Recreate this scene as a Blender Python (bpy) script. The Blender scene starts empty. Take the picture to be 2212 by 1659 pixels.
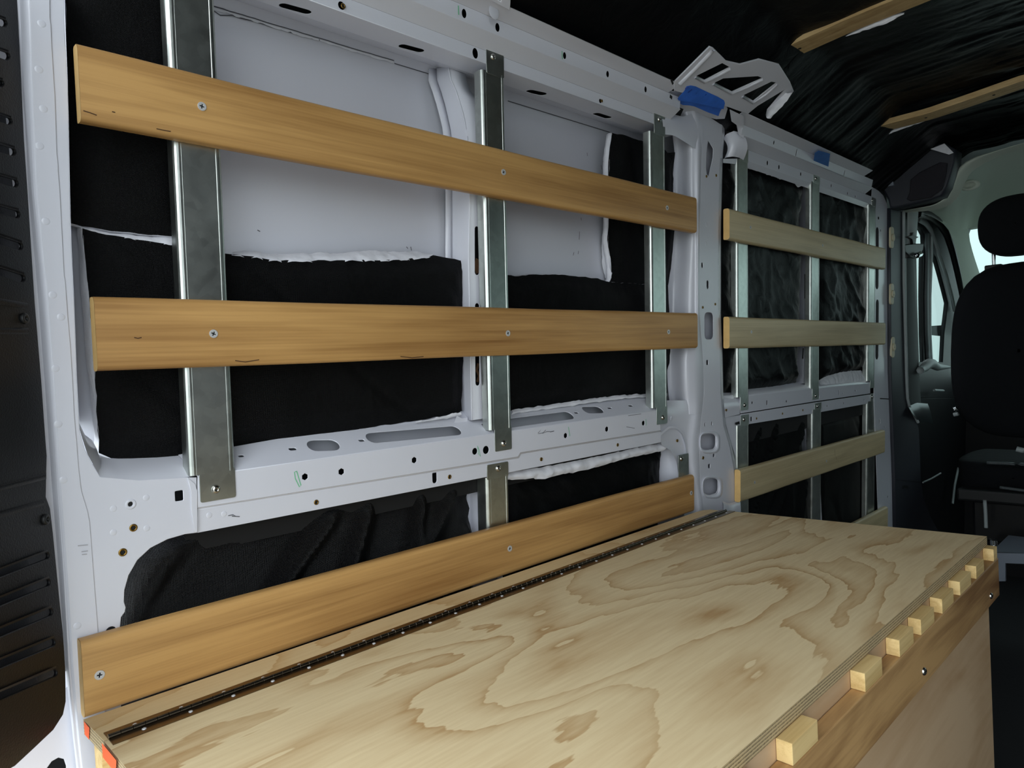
import bpy, bmesh, math, random
from mathutils import Vector, Matrix, noise, geometry
random.seed(7)
S = bpy.context.scene
COL = S.collection
# ------------------------------------------------------------------ camera
F = 1500.0; CX = 1106.0; CY = 829.5
CAMZ = 1.30
# rows: world X (towards cab), world Y (towards the slatted wall), world Z, in camera axes (right, down, forward)
R = Matrix(((0.71387949, -0.05561186, 0.69805687),
            (-0.69825725, 0.01896838, 0.71559556),
            (-0.05303661, -0.99827227, -0.02529025)))
CAM = Vector((0, 0, CAMZ))
cd = bpy.data.cameras.new('camera'); cam = bpy.data.objects.new('camera', cd); COL.objects.link(cam)
m3 = Matrix((R.col[0], -R.col[1], -R.col[2])).transposed()
cam.matrix_world = Matrix.Translation(CAM) @ m3.to_4x4()
cd.sensor_width = 36; cd.lens = F * 36 / 2212; cd.clip_start = 0.02
S.camera = cam
# ------------------------------------------------------------------ world and light
w = bpy.data.worlds.new('world'); S.world = w; w.use_nodes = True
nt = w.node_tree; bg = nt.nodes['Background']
tc = nt.nodes.new('ShaderNodeTexCoord'); sp = nt.nodes.new('ShaderNodeSeparateXYZ'); rp = nt.nodes.new('ShaderNodeValToRGB')
nt.links.new(tc.outputs['Generated'], sp.inputs[0])
mr = nt.nodes.new('ShaderNodeMapRange'); mr.inputs['From Min'].default_value = -1; nt.links.new(sp.outputs['Z'], mr.inputs['Value'])
nt.links.new(mr.outputs[0], rp.inputs[0]); nt.links.new(rp.outputs[0], bg.inputs[0])
e = rp.color_ramp.elements
e[0].position = 0.50; e[0].color = (0.72, 0.80, 0.82, 1)
e[1].position = 0.62; e[1].color = (0.88, 0.95, 1.0, 1)
bg.inputs[1].default_value = 1.0
S.view_settings.view_transform = 'Standard'; S.view_settings.look = 'None'
S.view_settings.gamma = 1; S.view_settings.use_curve_mapping = False
S.view_settings.exposure = 1.85
def portal(name, loc, rot, sx, sy):
    l = bpy.data.lights.new(name, 'AREA'); l.shape = 'RECTANGLE'; l.size = sx; l.size_y = sy
    l.cycles.is_portal = True
    o = bpy.data.objects.new(name, l); COL.objects.link(o); o.location = loc; o.rotation_euler = rot
portal('rear_doorway_light', (-0.05, 0.0, 0.98), (0, math.radians(-90), 0), 1.96, 1.84)
portal('windshield_light', (4.6, 0.0, 1.52), (0, math.radians(90), 0), 0.8, 1.7)

# ------------------------------------------------------------------ geometry helpers
def ray(px, py):
    return R @ Vector(((px - CX) / F, (py - CY) / F, 1.0))
def PL(px, py, p0, n):
    r = ray(px, py); n = Vector(n)
    return CAM + r * ((Vector(p0) - CAM).dot(n) / r.dot(n))
LEAN = 0.045
def W(px, py, d=0.0):                       # point on the side-wall plane, d metres behind the slat fronts
    return PL(px, py, (0, 0.93 + d, CAMZ), (0, 1, LEAN))
def XP(px, py, x): return PL(px, py, (x, 0, 0), (1, 0, 0))
def YP(px, py, y): return PL(px, py, (0, y, 0), (0, 1, 0))
def ZP(px, py, z): return PL(px, py, (0, 0, z), (0, 0, 1))
def wy(z, d=0.0): return 0.93 + d - LEAN * (z - CAMZ)
def WP(x, z, d=0.0): return Vector((x, wy(z, d), z))
vdir = Vector((0, -LEAN, 1)).normalized(); ndir = Vector((0, -1, -LEAN)).normalized()
WL = {}
def link(name, me, mat, parent=None, org=None, smooth=False):
    org = Vector(org) if org is not None else Vector((0, 0, 0))
    o = bpy.data.objects.new(name, me); COL.objects.link(o)
    WL[o.name] = org.copy()
    if parent:
        o.parent = parent; o.location = org - WL[parent.name]
    else: o.location = org
    if mat is not None and not me.materials: me.materials.append(mat)
    if smooth:
        for p in me.polygons: p.use_smooth = True
    return o
def mk(name, verts, faces, mat, parent=None, smooth=False, org=None, solid=0, bev=0):
    if org is None:
        n = len(verts); org = Vector((sum(v[0] for v in verts) / n, sum(v[1] for v in verts) / n, min(v[2] for v in verts)))
    me = bpy.data.meshes.new(name)
    me.from_pydata([Vector(v) - org for v in verts], [], faces); me.update()
    if solid:
        bm = bmesh.new(); bm.from_mesh(me); bmesh.ops.recalc_face_normals(bm, faces=bm.faces)
        bm.to_mesh(me); bm.free()
    o = link(name, me, mat, parent, org, smooth)
    if bev:
        md = o.modifiers.new('b', 'BEVEL'); md.width = bev; md.segments = 2; md.limit_method = 'ANGLE'
    return o
def empty(name, loc, label=None, cat=None, group=None, kind=None):
    o = bpy.data.objects.new(name, None); COL.objects.link(o); o.location = loc; WL[o.name] = Vector(loc)
    o.empty_display_size = 0.05
    tag(o, label, cat, group, kind); return o
def tag(o, label=None, cat=None, group=None, kind=None):
    if label: o['label'] = label
    if cat: o['category'] = cat
    if group: o['group'] = group
    if kind: o['kind'] = kind
    return o
def resample(pts, n):
    pts = [Vector(p) for p in pts]
    L = [0]
    for a, b in zip(pts, pts[1:]): L.append(L[-1] + (b - a).length)
    out = []
    for i in range(n):
        s = L[-1] * i / (n - 1); k = 0
        while k < len(L) - 2 and L[k + 1] < s: k += 1
        t = (s - L[k]) / max(1e-9, L[k + 1] - L[k]); out.append(pts[k].lerp(pts[k + 1], min(1, max(0, t))))
    return out
def loft(name, rows, mat, parent=None, smooth=True, n=None, thick=0, disp=None, side=1, stuff=False):
    if n: rows = [resample(r, n) for r in rows]
    m = len(rows[0]); vs = [v for r in rows for v in r]
    fs = [(i * m + j, i * m + j + 1, (i + 1) * m + j + 1, (i + 1) * m + j) for i in range(len(rows) - 1) for j in range(m - 1)]
    if disp: vs = [disp(Vector(v)) for v in vs]
    o = mk(name, vs, fs, mat, parent, smooth)
    if thick:
        md = o.modifiers.new('s', 'SOLIDIFY'); md.thickness = thick; md.offset = -side
    if stuff: o['kind'] = 'stuff'
    return o
def blend(ra, rb, k):                       # k in-between rows included at both ends
    n = max(len(ra), len(rb)); ra = resample(ra, n); rb = resample(rb, n)
    return [[a.lerp(b, i / k) for a, b in zip(ra, rb)] for i in range(k + 1)]
def box(name, a, b, mat, parent=None, bev=0.0, org=None):
    x0, y0, z0 = [min(p, q) for p, q in zip(a, b)]; x1, y1, z1 = [max(p, q) for p, q in zip(a, b)]
    vs = [(x, y, z) for z in (z0, z1) for y in (y0, y1) for x in (x0, x1)]
    fs = [(0, 2, 3, 1), (4, 5, 7, 6), (0, 1, 5, 4), (2, 6, 7, 3), (0, 4, 6, 2), (1, 3, 7, 5)]
    return mk(name, vs, fs, mat, parent, bev=bev, org=org)
def frame_wall(d): return (Vector((0, 0.93 + d, CAMZ)), Vector((1, 0, 0)), vdir, ndir)
def frame_pl(o, u, v):
    u = Vector(u).normalized(); v = Vector(v).normalized(); v = (v - v.dot(u) * u).normalized(); return (Vector(o), u, v, u.cross(v))
deps_cache = []
def sheet(name, outline, holes, fr, th, mat, parent=None, bev=0.0008, smooth=False, matrix_only=False):
    """flat sheet with holes; outline and holes are world points on the frame's plane; thickness goes back (-n)"""
    O, u, v, n = fr
    cu = bpy.data.curves.new(name, 'CURVE'); cu.dimensions = '2D'; cu.fill_mode = 'BOTH'
    cu.extrude = max(th / 2 - bev, 0.0001); cu.bevel_depth = bev; cu.bevel_resolution = 1; cu.offset = -bev
    pts2 = lambda L: [((p - O).dot(u), (p - O).dot(v)) for p in L]
    for L in [outline] + list(holes):
        q = pts2(L); sp = cu.splines.new('POLY'); sp.points.add(len(q) - 1)
        for k, (a, b) in enumerate(q): sp.points[k].co = (a, b, 0, 1)
        sp.use_cyclic_u = True
    tmp = bpy.data.objects.new('tmp', cu); COL.objects.link(tmp)
    dg = bpy.context.evaluated_depsgraph_get()
    me = bpy.data.meshes.new_from_object(tmp.evaluated_get(dg))
    bpy.data.objects.remove(tmp); bpy.data.curves.remove(cu)
    M = Matrix((u, v, n)).transposed()
    q = [O + M @ Vector((c.co.x, c.co.y, c.co.z - th / 2)) for c in me.vertices]
    org = sum(q, Vector()) / len(q)
    for c, p in zip(me.vertices, q): c.co = p - org
    me.name = name; me.materials.clear()
    return link(name, me, mat, parent, org, smooth)
def on(fr, pxs):                            # pixels onto a frame plane
    return [PL(x, y, fr[0], fr[3]) for x, y in pxs]
def rrect(c, fr, w, h, r=None, k=4):        # rounded rectangle hole about world point c
    O, u, v, n = fr; r = min(w, h) / 2 if r is None else r; out = []
    for sx, sy, a0 in ((1, 1, 0), (-1, 1, 90), (-1, -1, 180), (1, -1, 270)):
        for i in range(k + 1):
            a = math.radians(a0 + 90 * i / k)
            out.append(c + u * (sx * (w / 2 - r) + r * math.cos(a)) + v * (sy * (h / 2 - r) + r * math.sin(a)))
    return out
def ngon(c, fr, r, k=12, a0=0, sx=1.0):
    return [c + fr[1] * (sx * r * math.cos(a0 + 2 * math.pi * i / k)) + fr[2] * (r * math.sin(a0 + 2 * math.pi * i / k)) for i in range(k)]
def prow0(spec): return [W(x, y, d) for x, y, d in spec]
def smoothstep(t): t = max(0, min(1, t)); return t * t * (3 - 2 * t)

# ------------------------------------------------------------------ materials
def lin(c): return tuple(((x / 255) / 12.92 if x / 255 <= 0.04045 else ((x / 255 + 0.055) / 1.055) ** 2.4) for x in c)
def mat(name, col, rough=0.5, metal=0.0, bump=0.0, bscale=200, coat=0, var=0.0, vscale=3, spec=0.5, stretch=(1, 1, 1)):
    m = bpy.data.materials.new(name); m.use_nodes = True; nt = m.node_tree; b = nt.nodes['Principled BSDF']
    c = lin(col); b.inputs['Base Color'].default_value = (*c, 1)
    b.inputs['Roughness'].default_value = rough; b.inputs['Metallic'].default_value = metal
    b.inputs['Specular IOR Level'].default_value = spec; b.inputs['Coat Weight'].default_value = coat
    b.inputs['Coat Roughness'].default_value = 0.15
    t = nt.nodes.new('ShaderNodeTexCoord'); mp = nt.nodes.new('ShaderNodeMapping'); mp.inputs['Scale'].default_value = stretch
    nt.links.new(t.outputs['Object'], mp.inputs[0])
    if var:
        n = nt.nodes.new('ShaderNodeTexNoise'); n.inputs['Scale'].default_value = vscale; n.inputs['Detail'].default_value = 5
        nt.links.new(mp.outputs[0], n.inputs['Vector'])
        r = nt.nodes.new('ShaderNodeMapRange'); r.inputs['From Min'].default_value = .3; r.inputs['From Max'].default_value = .7
        r.inputs['To Min'].default_value = 1 - var; r.inputs['To Max'].default_value = 1 + var; nt.links.new(n.outputs[0], r.inputs['Value'])
        mx = nt.nodes.new('ShaderNodeVectorMath'); mx.operation = 'SCALE'; mx.inputs[0].default_value = c; nt.links.new(r.outputs[0], mx.inputs['Scale'])
        nt.links.new(mx.outputs[0], b.inputs['Base Color'])
    if bump:
        n = nt.nodes.new('ShaderNodeTexNoise'); n.inputs['Scale'].default_value = bscale; n.inputs['Detail'].default_value = 4
        nt.links.new(mp.outputs[0], n.inputs['Vector'])
        bp = nt.nodes.new('ShaderNodeBump'); bp.inputs['Strength'].default_value = bump; bp.inputs['Distance'].default_value = 0.002
        nt.links.new(n.outputs[0], bp.inputs['Height']); nt.links.new(bp.outputs[0], b.inputs['Normal'])
    return m
def wood(name, dark, light, rough=0.45, seed=0.0, scale=(1.3, 14, 14), dist=1.1, coat=0.1):
    m = bpy.data.materials.new(name); m.use_nodes = True; nt = m.node_tree; b = nt.nodes['Principled BSDF']; N = nt.nodes.new; L = nt.links.new
    t = N('ShaderNodeTexCoord'); oi = N('ShaderNodeObjectInfo'); add = N('ShaderNodeVectorMath'); add.operation = 'ADD'
    sc = N('ShaderNodeVectorMath'); sc.operation = 'SCALE'; sc.inputs[0].default_value = (7.3, 3.1, 5.7)
    L(oi.outputs['Random'], sc.inputs['Scale']); L(t.outputs['Object'], add.inputs[0]); L(sc.outputs[0], add.inputs[1])
    mp = N('ShaderNodeMapping'); mp.inputs['Scale'].default_value = scale; mp.inputs['Location'].default_value = (seed, seed, 0); L(add.outputs[0], mp.inputs[0])
    n = N('ShaderNodeTexNoise'); n.inputs['Scale'].default_value = 2.2; n.inputs['Detail'].default_value = 7; n.inputs['Distortion'].default_value = dist; L(mp.outputs[0], n.inputs['Vector'])
    mp2 = N('ShaderNodeMapping'); mp2.inputs['Scale'].default_value = (scale[0] * 5, scale[1] * 22, scale[2] * 22); L(add.outputs[0], mp2.inputs[0])
    n2 = N('ShaderNodeTexNoise'); n2.inputs['Scale'].default_value = 1.0; n2.inputs['Detail'].default_value = 4; L(mp2.outputs[0], n2.inputs['Vector'])
    n3 = N('ShaderNodeTexNoise'); n3.inputs['Scale'].default_value = 3.0; L(add.outputs[0], n3.inputs['Vector'])
    mx = N('ShaderNodeMath'); mx.operation = 'MULTIPLY_ADD'; mx.inputs[1].default_value = 0.35; L(n2.outputs[0], mx.inputs[0]); L(n.outputs[0], mx.inputs[2])
    mx2 = N('ShaderNodeMath'); mx2.operation = 'MULTIPLY_ADD'; mx2.inputs[1].default_value = 0.35; L(n3.outputs[0], mx2.inputs[0]); L(mx.outputs[0], mx2.inputs[2])
    r = N('ShaderNodeValToRGB'); L(mx2.outputs[0], r.inputs[0]); e = r.color_ramp.elements
    e[0].position = .58; e[0].color = (*lin(dark), 1); e[1].position = 1.02; e[1].color = (*lin(light), 1)
    L(r.outputs[0], b.inputs['Base Color']); b.inputs['Roughness'].default_value = rough; b.inputs['Coat Weight'].default_value = coat; b.inputs['Coat Roughness'].default_value = .3
    bp = N('ShaderNodeBump'); bp.inputs['Strength'].default_value = .15; bp.inputs['Distance'].default_value = .001; L(n2.outputs[0], bp.inputs['Height']); L(bp.outputs[0], b.inputs['Normal'])
    return m
def plywood(name, base, dark, offs=(0, 0, 0)):
    """rotary-cut veneer: contour bands of a stretched smooth noise, sharp on one side"""
    m = bpy.data.materials.new(name); m.use_nodes = True; nt = m.node_tree; b = nt.nodes['Principled BSDF']; N = nt.nodes.new; L = nt.links.new
    t = N('ShaderNodeTexCoord'); mp = N('ShaderNodeMapping'); mp.inputs['Scale'].default_value = (2.0, 4.4, 4.4); mp.inputs['Location'].default_value = offs; L(t.outputs['Object'], mp.inputs[0])
    n = N('ShaderNodeTexNoise'); n.inputs['Scale'].default_value = 1.0; n.inputs['Detail'].default_value = 2.2; n.inputs['Roughness'].default_value = .35; n.inputs['Distortion'].default_value = .55; L(mp.outputs[0], n.inputs['Vector'])
    nf = N('ShaderNodeTexNoise'); nf.inputs['Scale'].default_value = 9; nf.inputs['Detail'].default_value = 3
    mpf = N('ShaderNodeMapping'); mpf.inputs['Scale'].default_value = (1.2, 6, 6); L(t.outputs['Object'], mpf.inputs[0]); L(mpf.outputs[0], nf.inputs['Vector'])
    a = N('ShaderNodeMath'); a.operation = 'MULTIPLY_ADD'; a.inputs[1].default_value = .07; L(nf.outputs[0], a.inputs[0]); L(n.outputs[0], a.inputs[2])
    k = N('ShaderNodeMath'); k.operation = 'MULTIPLY'; k.inputs[1].default_value = 9.0; L(a.outputs[0], k.inputs[0])
    fr = N('ShaderNodeMath'); fr.operation = 'FRACT'; L(k.outputs[0], fr.inputs[0])
    r = N('ShaderNodeValToRGB'); L(fr.outputs[0], r.inputs[0]); e = r.color_ramp.elements
    e[0].position = 0; e[0].color = (0, 0, 0, 1); e[1].position = 1; e[1].color = (0, 0, 0, 1)
    x = r.color_ramp.elements.new(.45); x.color = (.10, .10, .10, 1); x = r.color_ramp.elements.new(.80); x.color = (.55, .55, .55, 1)
    x = r.color_ramp.elements.new(.94); x.color = (1, 1, 1, 1); x = r.color_ramp.elements.new(.97); x.color = (0, 0, 0, 1)
    nm = N('ShaderNodeTexNoise'); nm.inputs['Scale'].default_value = 5; L(t.outputs['Object'], nm.inputs['Vector'])
    mm = N('ShaderNodeMath'); mm.operation = 'MULTIPLY'; L(r.outputs[0], mm.inputs[0]); L(nm.outputs[0], mm.inputs[1])
    ff = N('ShaderNodeTexNoise'); ff.inputs['Scale'].default_value = 1; ff.inputs['Detail'].default_value = 6
    mpg = N('ShaderNodeMapping'); mpg.inputs['Scale'].default_value = (14, 190, 190); L(t.outputs['Object'], mpg.inputs[0]); L(mpg.outputs[0], ff.inputs['Vector'])
    m2 = N('ShaderNodeMath'); m2.operation = 'MULTIPLY_ADD'; m2.inputs[1].default_value = .42; L(ff.outputs[0], m2.inputs[0]); L(mm.outputs[0], m2.inputs[2])
    m3 = N('ShaderNodeMapRange'); m3.inputs['From Min'].default_value = .12; m3.inputs['From Max'].default_value = .85; L(m2.outputs[0], m3.inputs['Value'])
    mix = N('ShaderNodeMixRGB'); mix.inputs[1].default_value = (*lin(base), 1); mix.inputs[2].default_value = (*lin(dark), 1); L(m3.outputs[0], mix.inputs[0])
    L(mix.outputs[0], b.inputs['Base Color']); b.inputs['Roughness'].default_value = .55
    bp = N('ShaderNodeBump'); bp.inputs['Strength'].default_value = .12; bp.inputs['Distance'].default_value = .001; L(ff.outputs[0], bp.inputs['Height']); L(bp.outputs[0], b.inputs['Normal'])
    return m
def plyedge(name):
    m = bpy.data.materials.new(name); m.use_nodes = True; nt = m.node_tree; b = nt.nodes['Principled BSDF']; N = nt.nodes.new; L = nt.links.new
    t = N('ShaderNodeTexCoord'); s = N('ShaderNodeSeparateXYZ'); L(t.outputs['Object'], s.inputs[0])
    k = N('ShaderNodeMath'); k.operation = 'MULTIPLY'; k.inputs[1].default_value = 520; L(s.outputs['Z'], k.inputs[0])
    f = N('ShaderNodeMath'); f.operation = 'PINGPONG'; f.inputs[1].default_value = 1; L(k.outputs[0], f.inputs[0])
    n = N('ShaderNodeTexNoise'); n.inputs['Scale'].default_value = 260; L(t.outputs['Object'], n.inputs['Vector'])
    a = N('ShaderNodeMath'); a.operation = 'MULTIPLY_ADD'; a.inputs[1].default_value = .9; L(n.outputs[0], a.inputs[0]); L(f.outputs[0], a.inputs[2])
    r = N('ShaderNodeValToRGB'); L(a.outputs[0], r.inputs[0]); e = r.color_ramp.elements
    e[0].position = .35; e[0].color = (*lin((88, 74, 52)), 1); e[1].position = 1.0; e[1].color = (*lin((190, 168, 128)), 1)
    L(r.outputs[0], b.inputs['Base Color']); b.inputs['Roughness'].default_value = .8
    bp = N('ShaderNodeBump'); bp.inputs['Strength'].default_value = .6; bp.inputs['Distance'].default_value = .001; L(a.outputs[0], bp.inputs['Height']); L(bp.outputs[0], b.inputs['Normal'])
    return m
def fabric(name, col=(20, 20, 23), rough=.55, weave=1.0, spec=.35, wr=0.0):
    m = bpy.data.materials.new(name); m.use_nodes = True; nt = m.node_tree; b = nt.nodes['Principled BSDF']; N = nt.nodes.new; L = nt.links.new
    b.inputs['Base Color'].default_value = (*lin(col), 1); b.inputs['Roughness'].default_value = rough; b.inputs['Specular IOR Level'].default_value = spec
    pass
    t = N('ShaderNodeTexCoord')
    mp = N('ShaderNodeMapping'); mp.inputs['Rotation'].default_value = (0, math.radians(45), 0); L(t.outputs['Object'], mp.inputs[0])
    s = N('ShaderNodeSeparateXYZ'); L(mp.outputs[0], s.inputs[0]); hs = []
    for ax in ('X', 'Z'):
        k = N('ShaderNodeMath'); k.operation = 'MULTIPLY'; k.inputs[1].default_value = 2 * math.pi / .0021; L(s.outputs[ax], k.inputs[0])
        q = N('ShaderNodeMath'); q.operation = 'SINE'; L(k.outputs[0], q.inputs[0]); hs.append(q)
    p = N('ShaderNodeMath'); p.operation = 'MULTIPLY'; L(hs[0].outputs[0], p.inputs[0]); L(hs[1].outputs[0], p.inputs[1])
    bp = N('ShaderNodeBump'); bp.inputs['Strength'].default_value = .35 * weave; bp.inputs['Distance'].default_value = .0006; L(p.outputs[0], bp.inputs['Height'])
    n = N('ShaderNodeTexNoise'); n.inputs['Scale'].default_value = 16; n.inputs['Detail'].default_value = 6; n.inputs['Distortion'].default_value = 1.5; L(t.outputs['Object'], n.inputs['Vector'])
    b2 = N('ShaderNodeBump'); b2.inputs['Strength'].default_value = .35 + wr; b2.inputs['Distance'].default_value = .006; L(n.outputs[0], b2.inputs['Height']); L(bp.outputs[0], b2.inputs['Normal'])
    L(b2.outputs[0], b.inputs['Normal'])
    return m
def steel(name, col=(176, 184, 180), rough=.33):
    m = bpy.data.materials.new(name); m.use_nodes = True; nt = m.node_tree; b = nt.nodes['Principled BSDF']; N = nt.nodes.new; L = nt.links.new
    b.inputs['Metallic'].default_value = 1
    t = N('ShaderNodeTexCoord')
    v = N('ShaderNodeTexVoronoi'); v.inputs['Scale'].default_value = 90; L(t.outputs['Object'], v.inputs['Vector'])
    n = N('ShaderNodeTexNoise'); n.inputs['Scale'].default_value = 25; n.inputs['Detail'].default_value = 8; L(t.outputs['Object'], n.inputs['Vector'])
    hs = N('ShaderNodeSeparateXYZ'); L(v.outputs['Color'], hs.inputs[0])
    a = N('ShaderNodeMath'); a.operation = 'MULTIPLY_ADD'; a.inputs[1].default_value = .25; L(hs.outputs[0], a.inputs[0]); L(n.outputs[0], a.inputs[2])
    r = N('ShaderNodeMapRange'); r.inputs['From Min'].default_value = .3; r.inputs['From Max'].default_value = 1; r.inputs['To Min'].default_value = .8; r.inputs['To Max'].default_value = 1.1; L(a.outputs[0], r.inputs['Value'])
    s = N('ShaderNodeVectorMath'); s.operation = 'SCALE'; s.inputs[0].default_value = lin(col); L(r.outputs[0], s.inputs['Scale']); L(s.outputs[0], b.inputs['Base Color'])
    rr = N('ShaderNodeMapRange'); rr.inputs['To Min'].default_value = rough - .03; rr.inputs['To Max'].default_value = rough + .06; L(a.outputs[0], rr.inputs['Value']); L(rr.outputs[0], b.inputs['Roughness'])
    return m
PAINT = mat('white_paint', (214, 215, 224), .32, coat=.35, var=.015, vscale=4)
SKIN = mat('white_skin_paint', (204, 205, 214), .38, coat=.2, var=.02, vscale=5)
DARKCAV = mat('cavity_shade', (14, 14, 15), .9)  # black standing in for the shade inside holes, slots and gaps
FAB = fabric('black_woven_facing', (4, 4, 5), .5, 1.6, .13)
FABS = fabric('black_woven_facing_sheen', (4, 4, 6), .33, 2.4, .3)
FABW = fabric('black_facing_wrinkled', (6, 7, 8), .45, .5, .19, .3)
FABC = fabric('black_ceiling_facing', (5, 5, 7), .42, .3, .25, .1)
BAT = mat('white_batting', (222, 222, 228), .95, bump=1.0, bscale=60, var=.06, vscale=40)
SLAT = wood('oiled_hardwood', (140, 98, 50), (196, 152, 92), .5, scale=(.8, 14, 14), dist=.5)
SLATF = wood('cab_lit_pale_hardwood', (178, 158, 118), (214, 196, 154), .5, scale=(.8, 14, 14), dist=.5)  # far slats' paler wood, lightened further in place of missing cab light
ENDG = mat('end_grain', (222, 182, 116), .6, var=.06, vscale=60, bump=.2)
BATTEN = wood('pale_batten_wood', (158, 124, 74), (208, 178, 128), .6, seed=3, scale=(14, 1.5, 14), coat=0)
PLY = plywood('pine_plywood', (226, 205, 162), (182, 146, 98), (1.7, 3.2, 0))
PLY2 = plywood('pine_plywood_strip', (220, 197, 152), (190, 152, 100), (5.1, 1.2, 0))
PLYE = plyedge('plywood_edge')
PLYS = wood('plywood_side', (176, 140, 100), (206, 176, 140), .65, seed=5, scale=(.8, 6, 3), coat=0)
RAILW = wood('brown_hardwood_rail', (118, 78, 40), (196, 156, 104), .5, seed=2, scale=(1.2, 8, 9))
BLK = wood('pale_block_wood', (196, 160, 98), (230, 200, 140), .6, seed=1, scale=(3, 20, 30), coat=0)
GALV = steel('galvanised_steel', (205, 210, 204), .31); BOLT = mat('bolt_steel', (190, 188, 182), .22, 1)
DSTEEL = mat('dark_bronze_steel', (120, 104, 84), .28, 1, var=.05, vscale=30)
KNUCK = mat('hinge_knuckle_steel', (112, 104, 92), .25, 1)
SCREW = mat('screw_zinc', (205, 205, 205), .4, .35)
BRASS = mat('brass', (150, 120, 62), .3, 1)
HOLE = mat('recess_black', (8, 8, 8), .8)
PLAST = mat('black_moulded_plastic', (14, 15, 18), .45, spec=.28, bump=.25, bscale=500)
GPLAST = mat('grey_plastic', (40, 42, 50), .5, bump=.2, bscale=500)
HEADL = mat('grey_headliner_fabric', (182, 190, 178), .9, bump=.2, bscale=600)
TAPE = mat('blue_masking_tape', (52, 112, 215), .6, bump=.4, bscale=90, var=.12, vscale=35)
TAPE2 = mat('pale_blue_masking_tape', (64, 116, 188), .6, bump=.4, bscale=90, var=.1, vscale=35)
ORANGE = mat('orange_paint', (255, 96, 20), .6)
GREEN = mat('green_ink', (120, 190, 150), .7)
GREY = mat('grey_pen', (90, 90, 96), .8)
SEATM = fabric('black_seat_cloth', (15, 17, 20), .9, .3, .15)
CLIP = mat('beige_plastic_clip', (200, 190, 160), .5)
RUB = mat('black_rubber', (14, 15, 16), .5)
GREYM = mat('grey_painted_metal', (120, 128, 140), .5)
CHROME = mat('polished_rod', (205, 210, 212), .15, 1)
TANP = mat('tan_paper', (150, 110, 78), .8, var=.1, vscale=30)
GLASS = bpy.data.materials.new('tinted_glass'); GLASS.use_nodes = True
_n = GLASS.node_tree; _n.nodes.remove(_n.nodes['Principled BSDF']); _o = _n.nodes['Material Output']
_t = _n.nodes.new('ShaderNodeBsdfTransparent'); _t.inputs[0].default_value = (.54, .61, .60, 1)
_g = _n.nodes.new('ShaderNodeBsdfGlossy'); _g.inputs['Roughness'].default_value = .05
_m = _n.nodes.new('ShaderNodeMixShader'); _m.inputs[0].default_value = .06
_n.links.new(_t.outputs[0], _m.inputs[1]); _n.links.new(_g.outputs[0], _m.inputs[2]); _n.links.new(_m.outputs[0], _o.inputs[0])

GLASSD = GLASS.copy(); GLASSD.name = 'darker_tinted_glass'
for _x in GLASSD.node_tree.nodes:
    if _x.type == 'BSDF_TRANSPARENT': _x.inputs[0].default_value = (.44, .50, .49, 1)
# ------------------------------------------------------------------ shell of the van
def S_(o): o['kind'] = 'structure'; return o
ground = box('ground', (-14, -14, -0.75), (18, 14, -0.70), mat('concrete_ground', (150, 150, 145), .9, var=.1, vscale=1)); S_(ground)
floor = box('floor', (0.06, -1.0, -0.06), (4.6, 1.06, 0.0), mat('dark_floor_mat', (24, 24, 27), .85, bump=.4, bscale=80)); S_(floor)
wl = empty('wall_left', (1.6, 1.06, 0), kind='structure')
# outer skin: leans and bows, runs from the floor to the roof, with the cab window cut out
def skin_pt(x, z):
    d = .105 + .045 * smoothstep((z - 1.55) / .28)
    if z > 1.86: d = .15 - (z - 1.86) * .65
    return WP(x, z, d)
rows = [[skin_pt(x, z) for x in (0.19, .6, 1.0, 1.4, 1.8, 2.3, 2.8, 3.14)] for z in (-.02, .3, .6, .9, 1.2, 1.45, 1.55, 1.6, 1.65, 1.7, 1.75, 1.8, 1.84, 1.86, 1.9, 2.0, 2.14)]
loft('outer_skin', rows, SKIN, wl, thick=.002)
# stiffening lips of the skin (thin pressed seam lines)
def lip(p, q, hw, dd, name, m):
    a = W(*p, dd); b = W(*q, dd); u = (b - a).normalized() * 0; s = Vector((0, 0, hw))
    return mk(name, [a - s, b - s, b + s, a + s], [(0, 1, 2, 3)], m, wl)
def skin_W(px, py):                          # ray onto the bowed skin
    lo, hi = .08, .17
    for _ in range(30):
        mid = (lo + hi) / 2; p = W(px, py, mid)
        if skin_pt(p.x, p.z).y > p.y: lo = mid
        else: hi = mid
    return W(px, py, lo - .0008)
def ribbon(name, pts, wid, m, parent, fn, jit=0, stuff=False):
    P = [fn(*p) for p in pts]; vs = []; fs = []
    for i, p in enumerate(P):
        t = (P[min(i + 1, len(P) - 1)] - P[max(i - 1, 0)]).normalized(); s = t.cross(ndir).normalized() * wid * (1 + jit * random.uniform(-1, 1))
        vs += [p + s, p - s]
    for i in range(len(P) - 1): fs.append((2 * i, 2 * i + 1, 2 * i + 3, 2 * i + 2))
    return mk(name, vs, fs, m, parent)
def dens(a, b, n, j=0):
    return [(a[0] + (b[0] - a[0]) * i / n, a[1] + (b[1] - a[1]) * i / n + random.uniform(-j, j)) for i in range(n + 1)]
ribbon('seam_line', dens((1097, 218), (1318, 286), 8), .0011, GREY, wl, skin_W)
ribbon('seam_line', dens((852, 137), (928, 160), 4), .0009, GREY, wl, skin_W)
ribbon('sealant_bead', dens((456, 14), (850, 134), 60, .8), .0035, BAT, wl, lambda x, y: skin_W(x, y) + ndir * .001, .35)
ribbon('seam_line', dens((456, 13), (850, 132), 30, .5), .0009, GREY, wl, lambda x, y: skin_W(x, y) + ndir * .0018)
ribbon('seam_line', [(456, 21), (475, 34), (500, 34)] + dens((500, 34), (690, 88), 14, .8), .0009, GREY, wl, lambda x, y: skin_W(x, y) + ndir * .0018)
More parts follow.
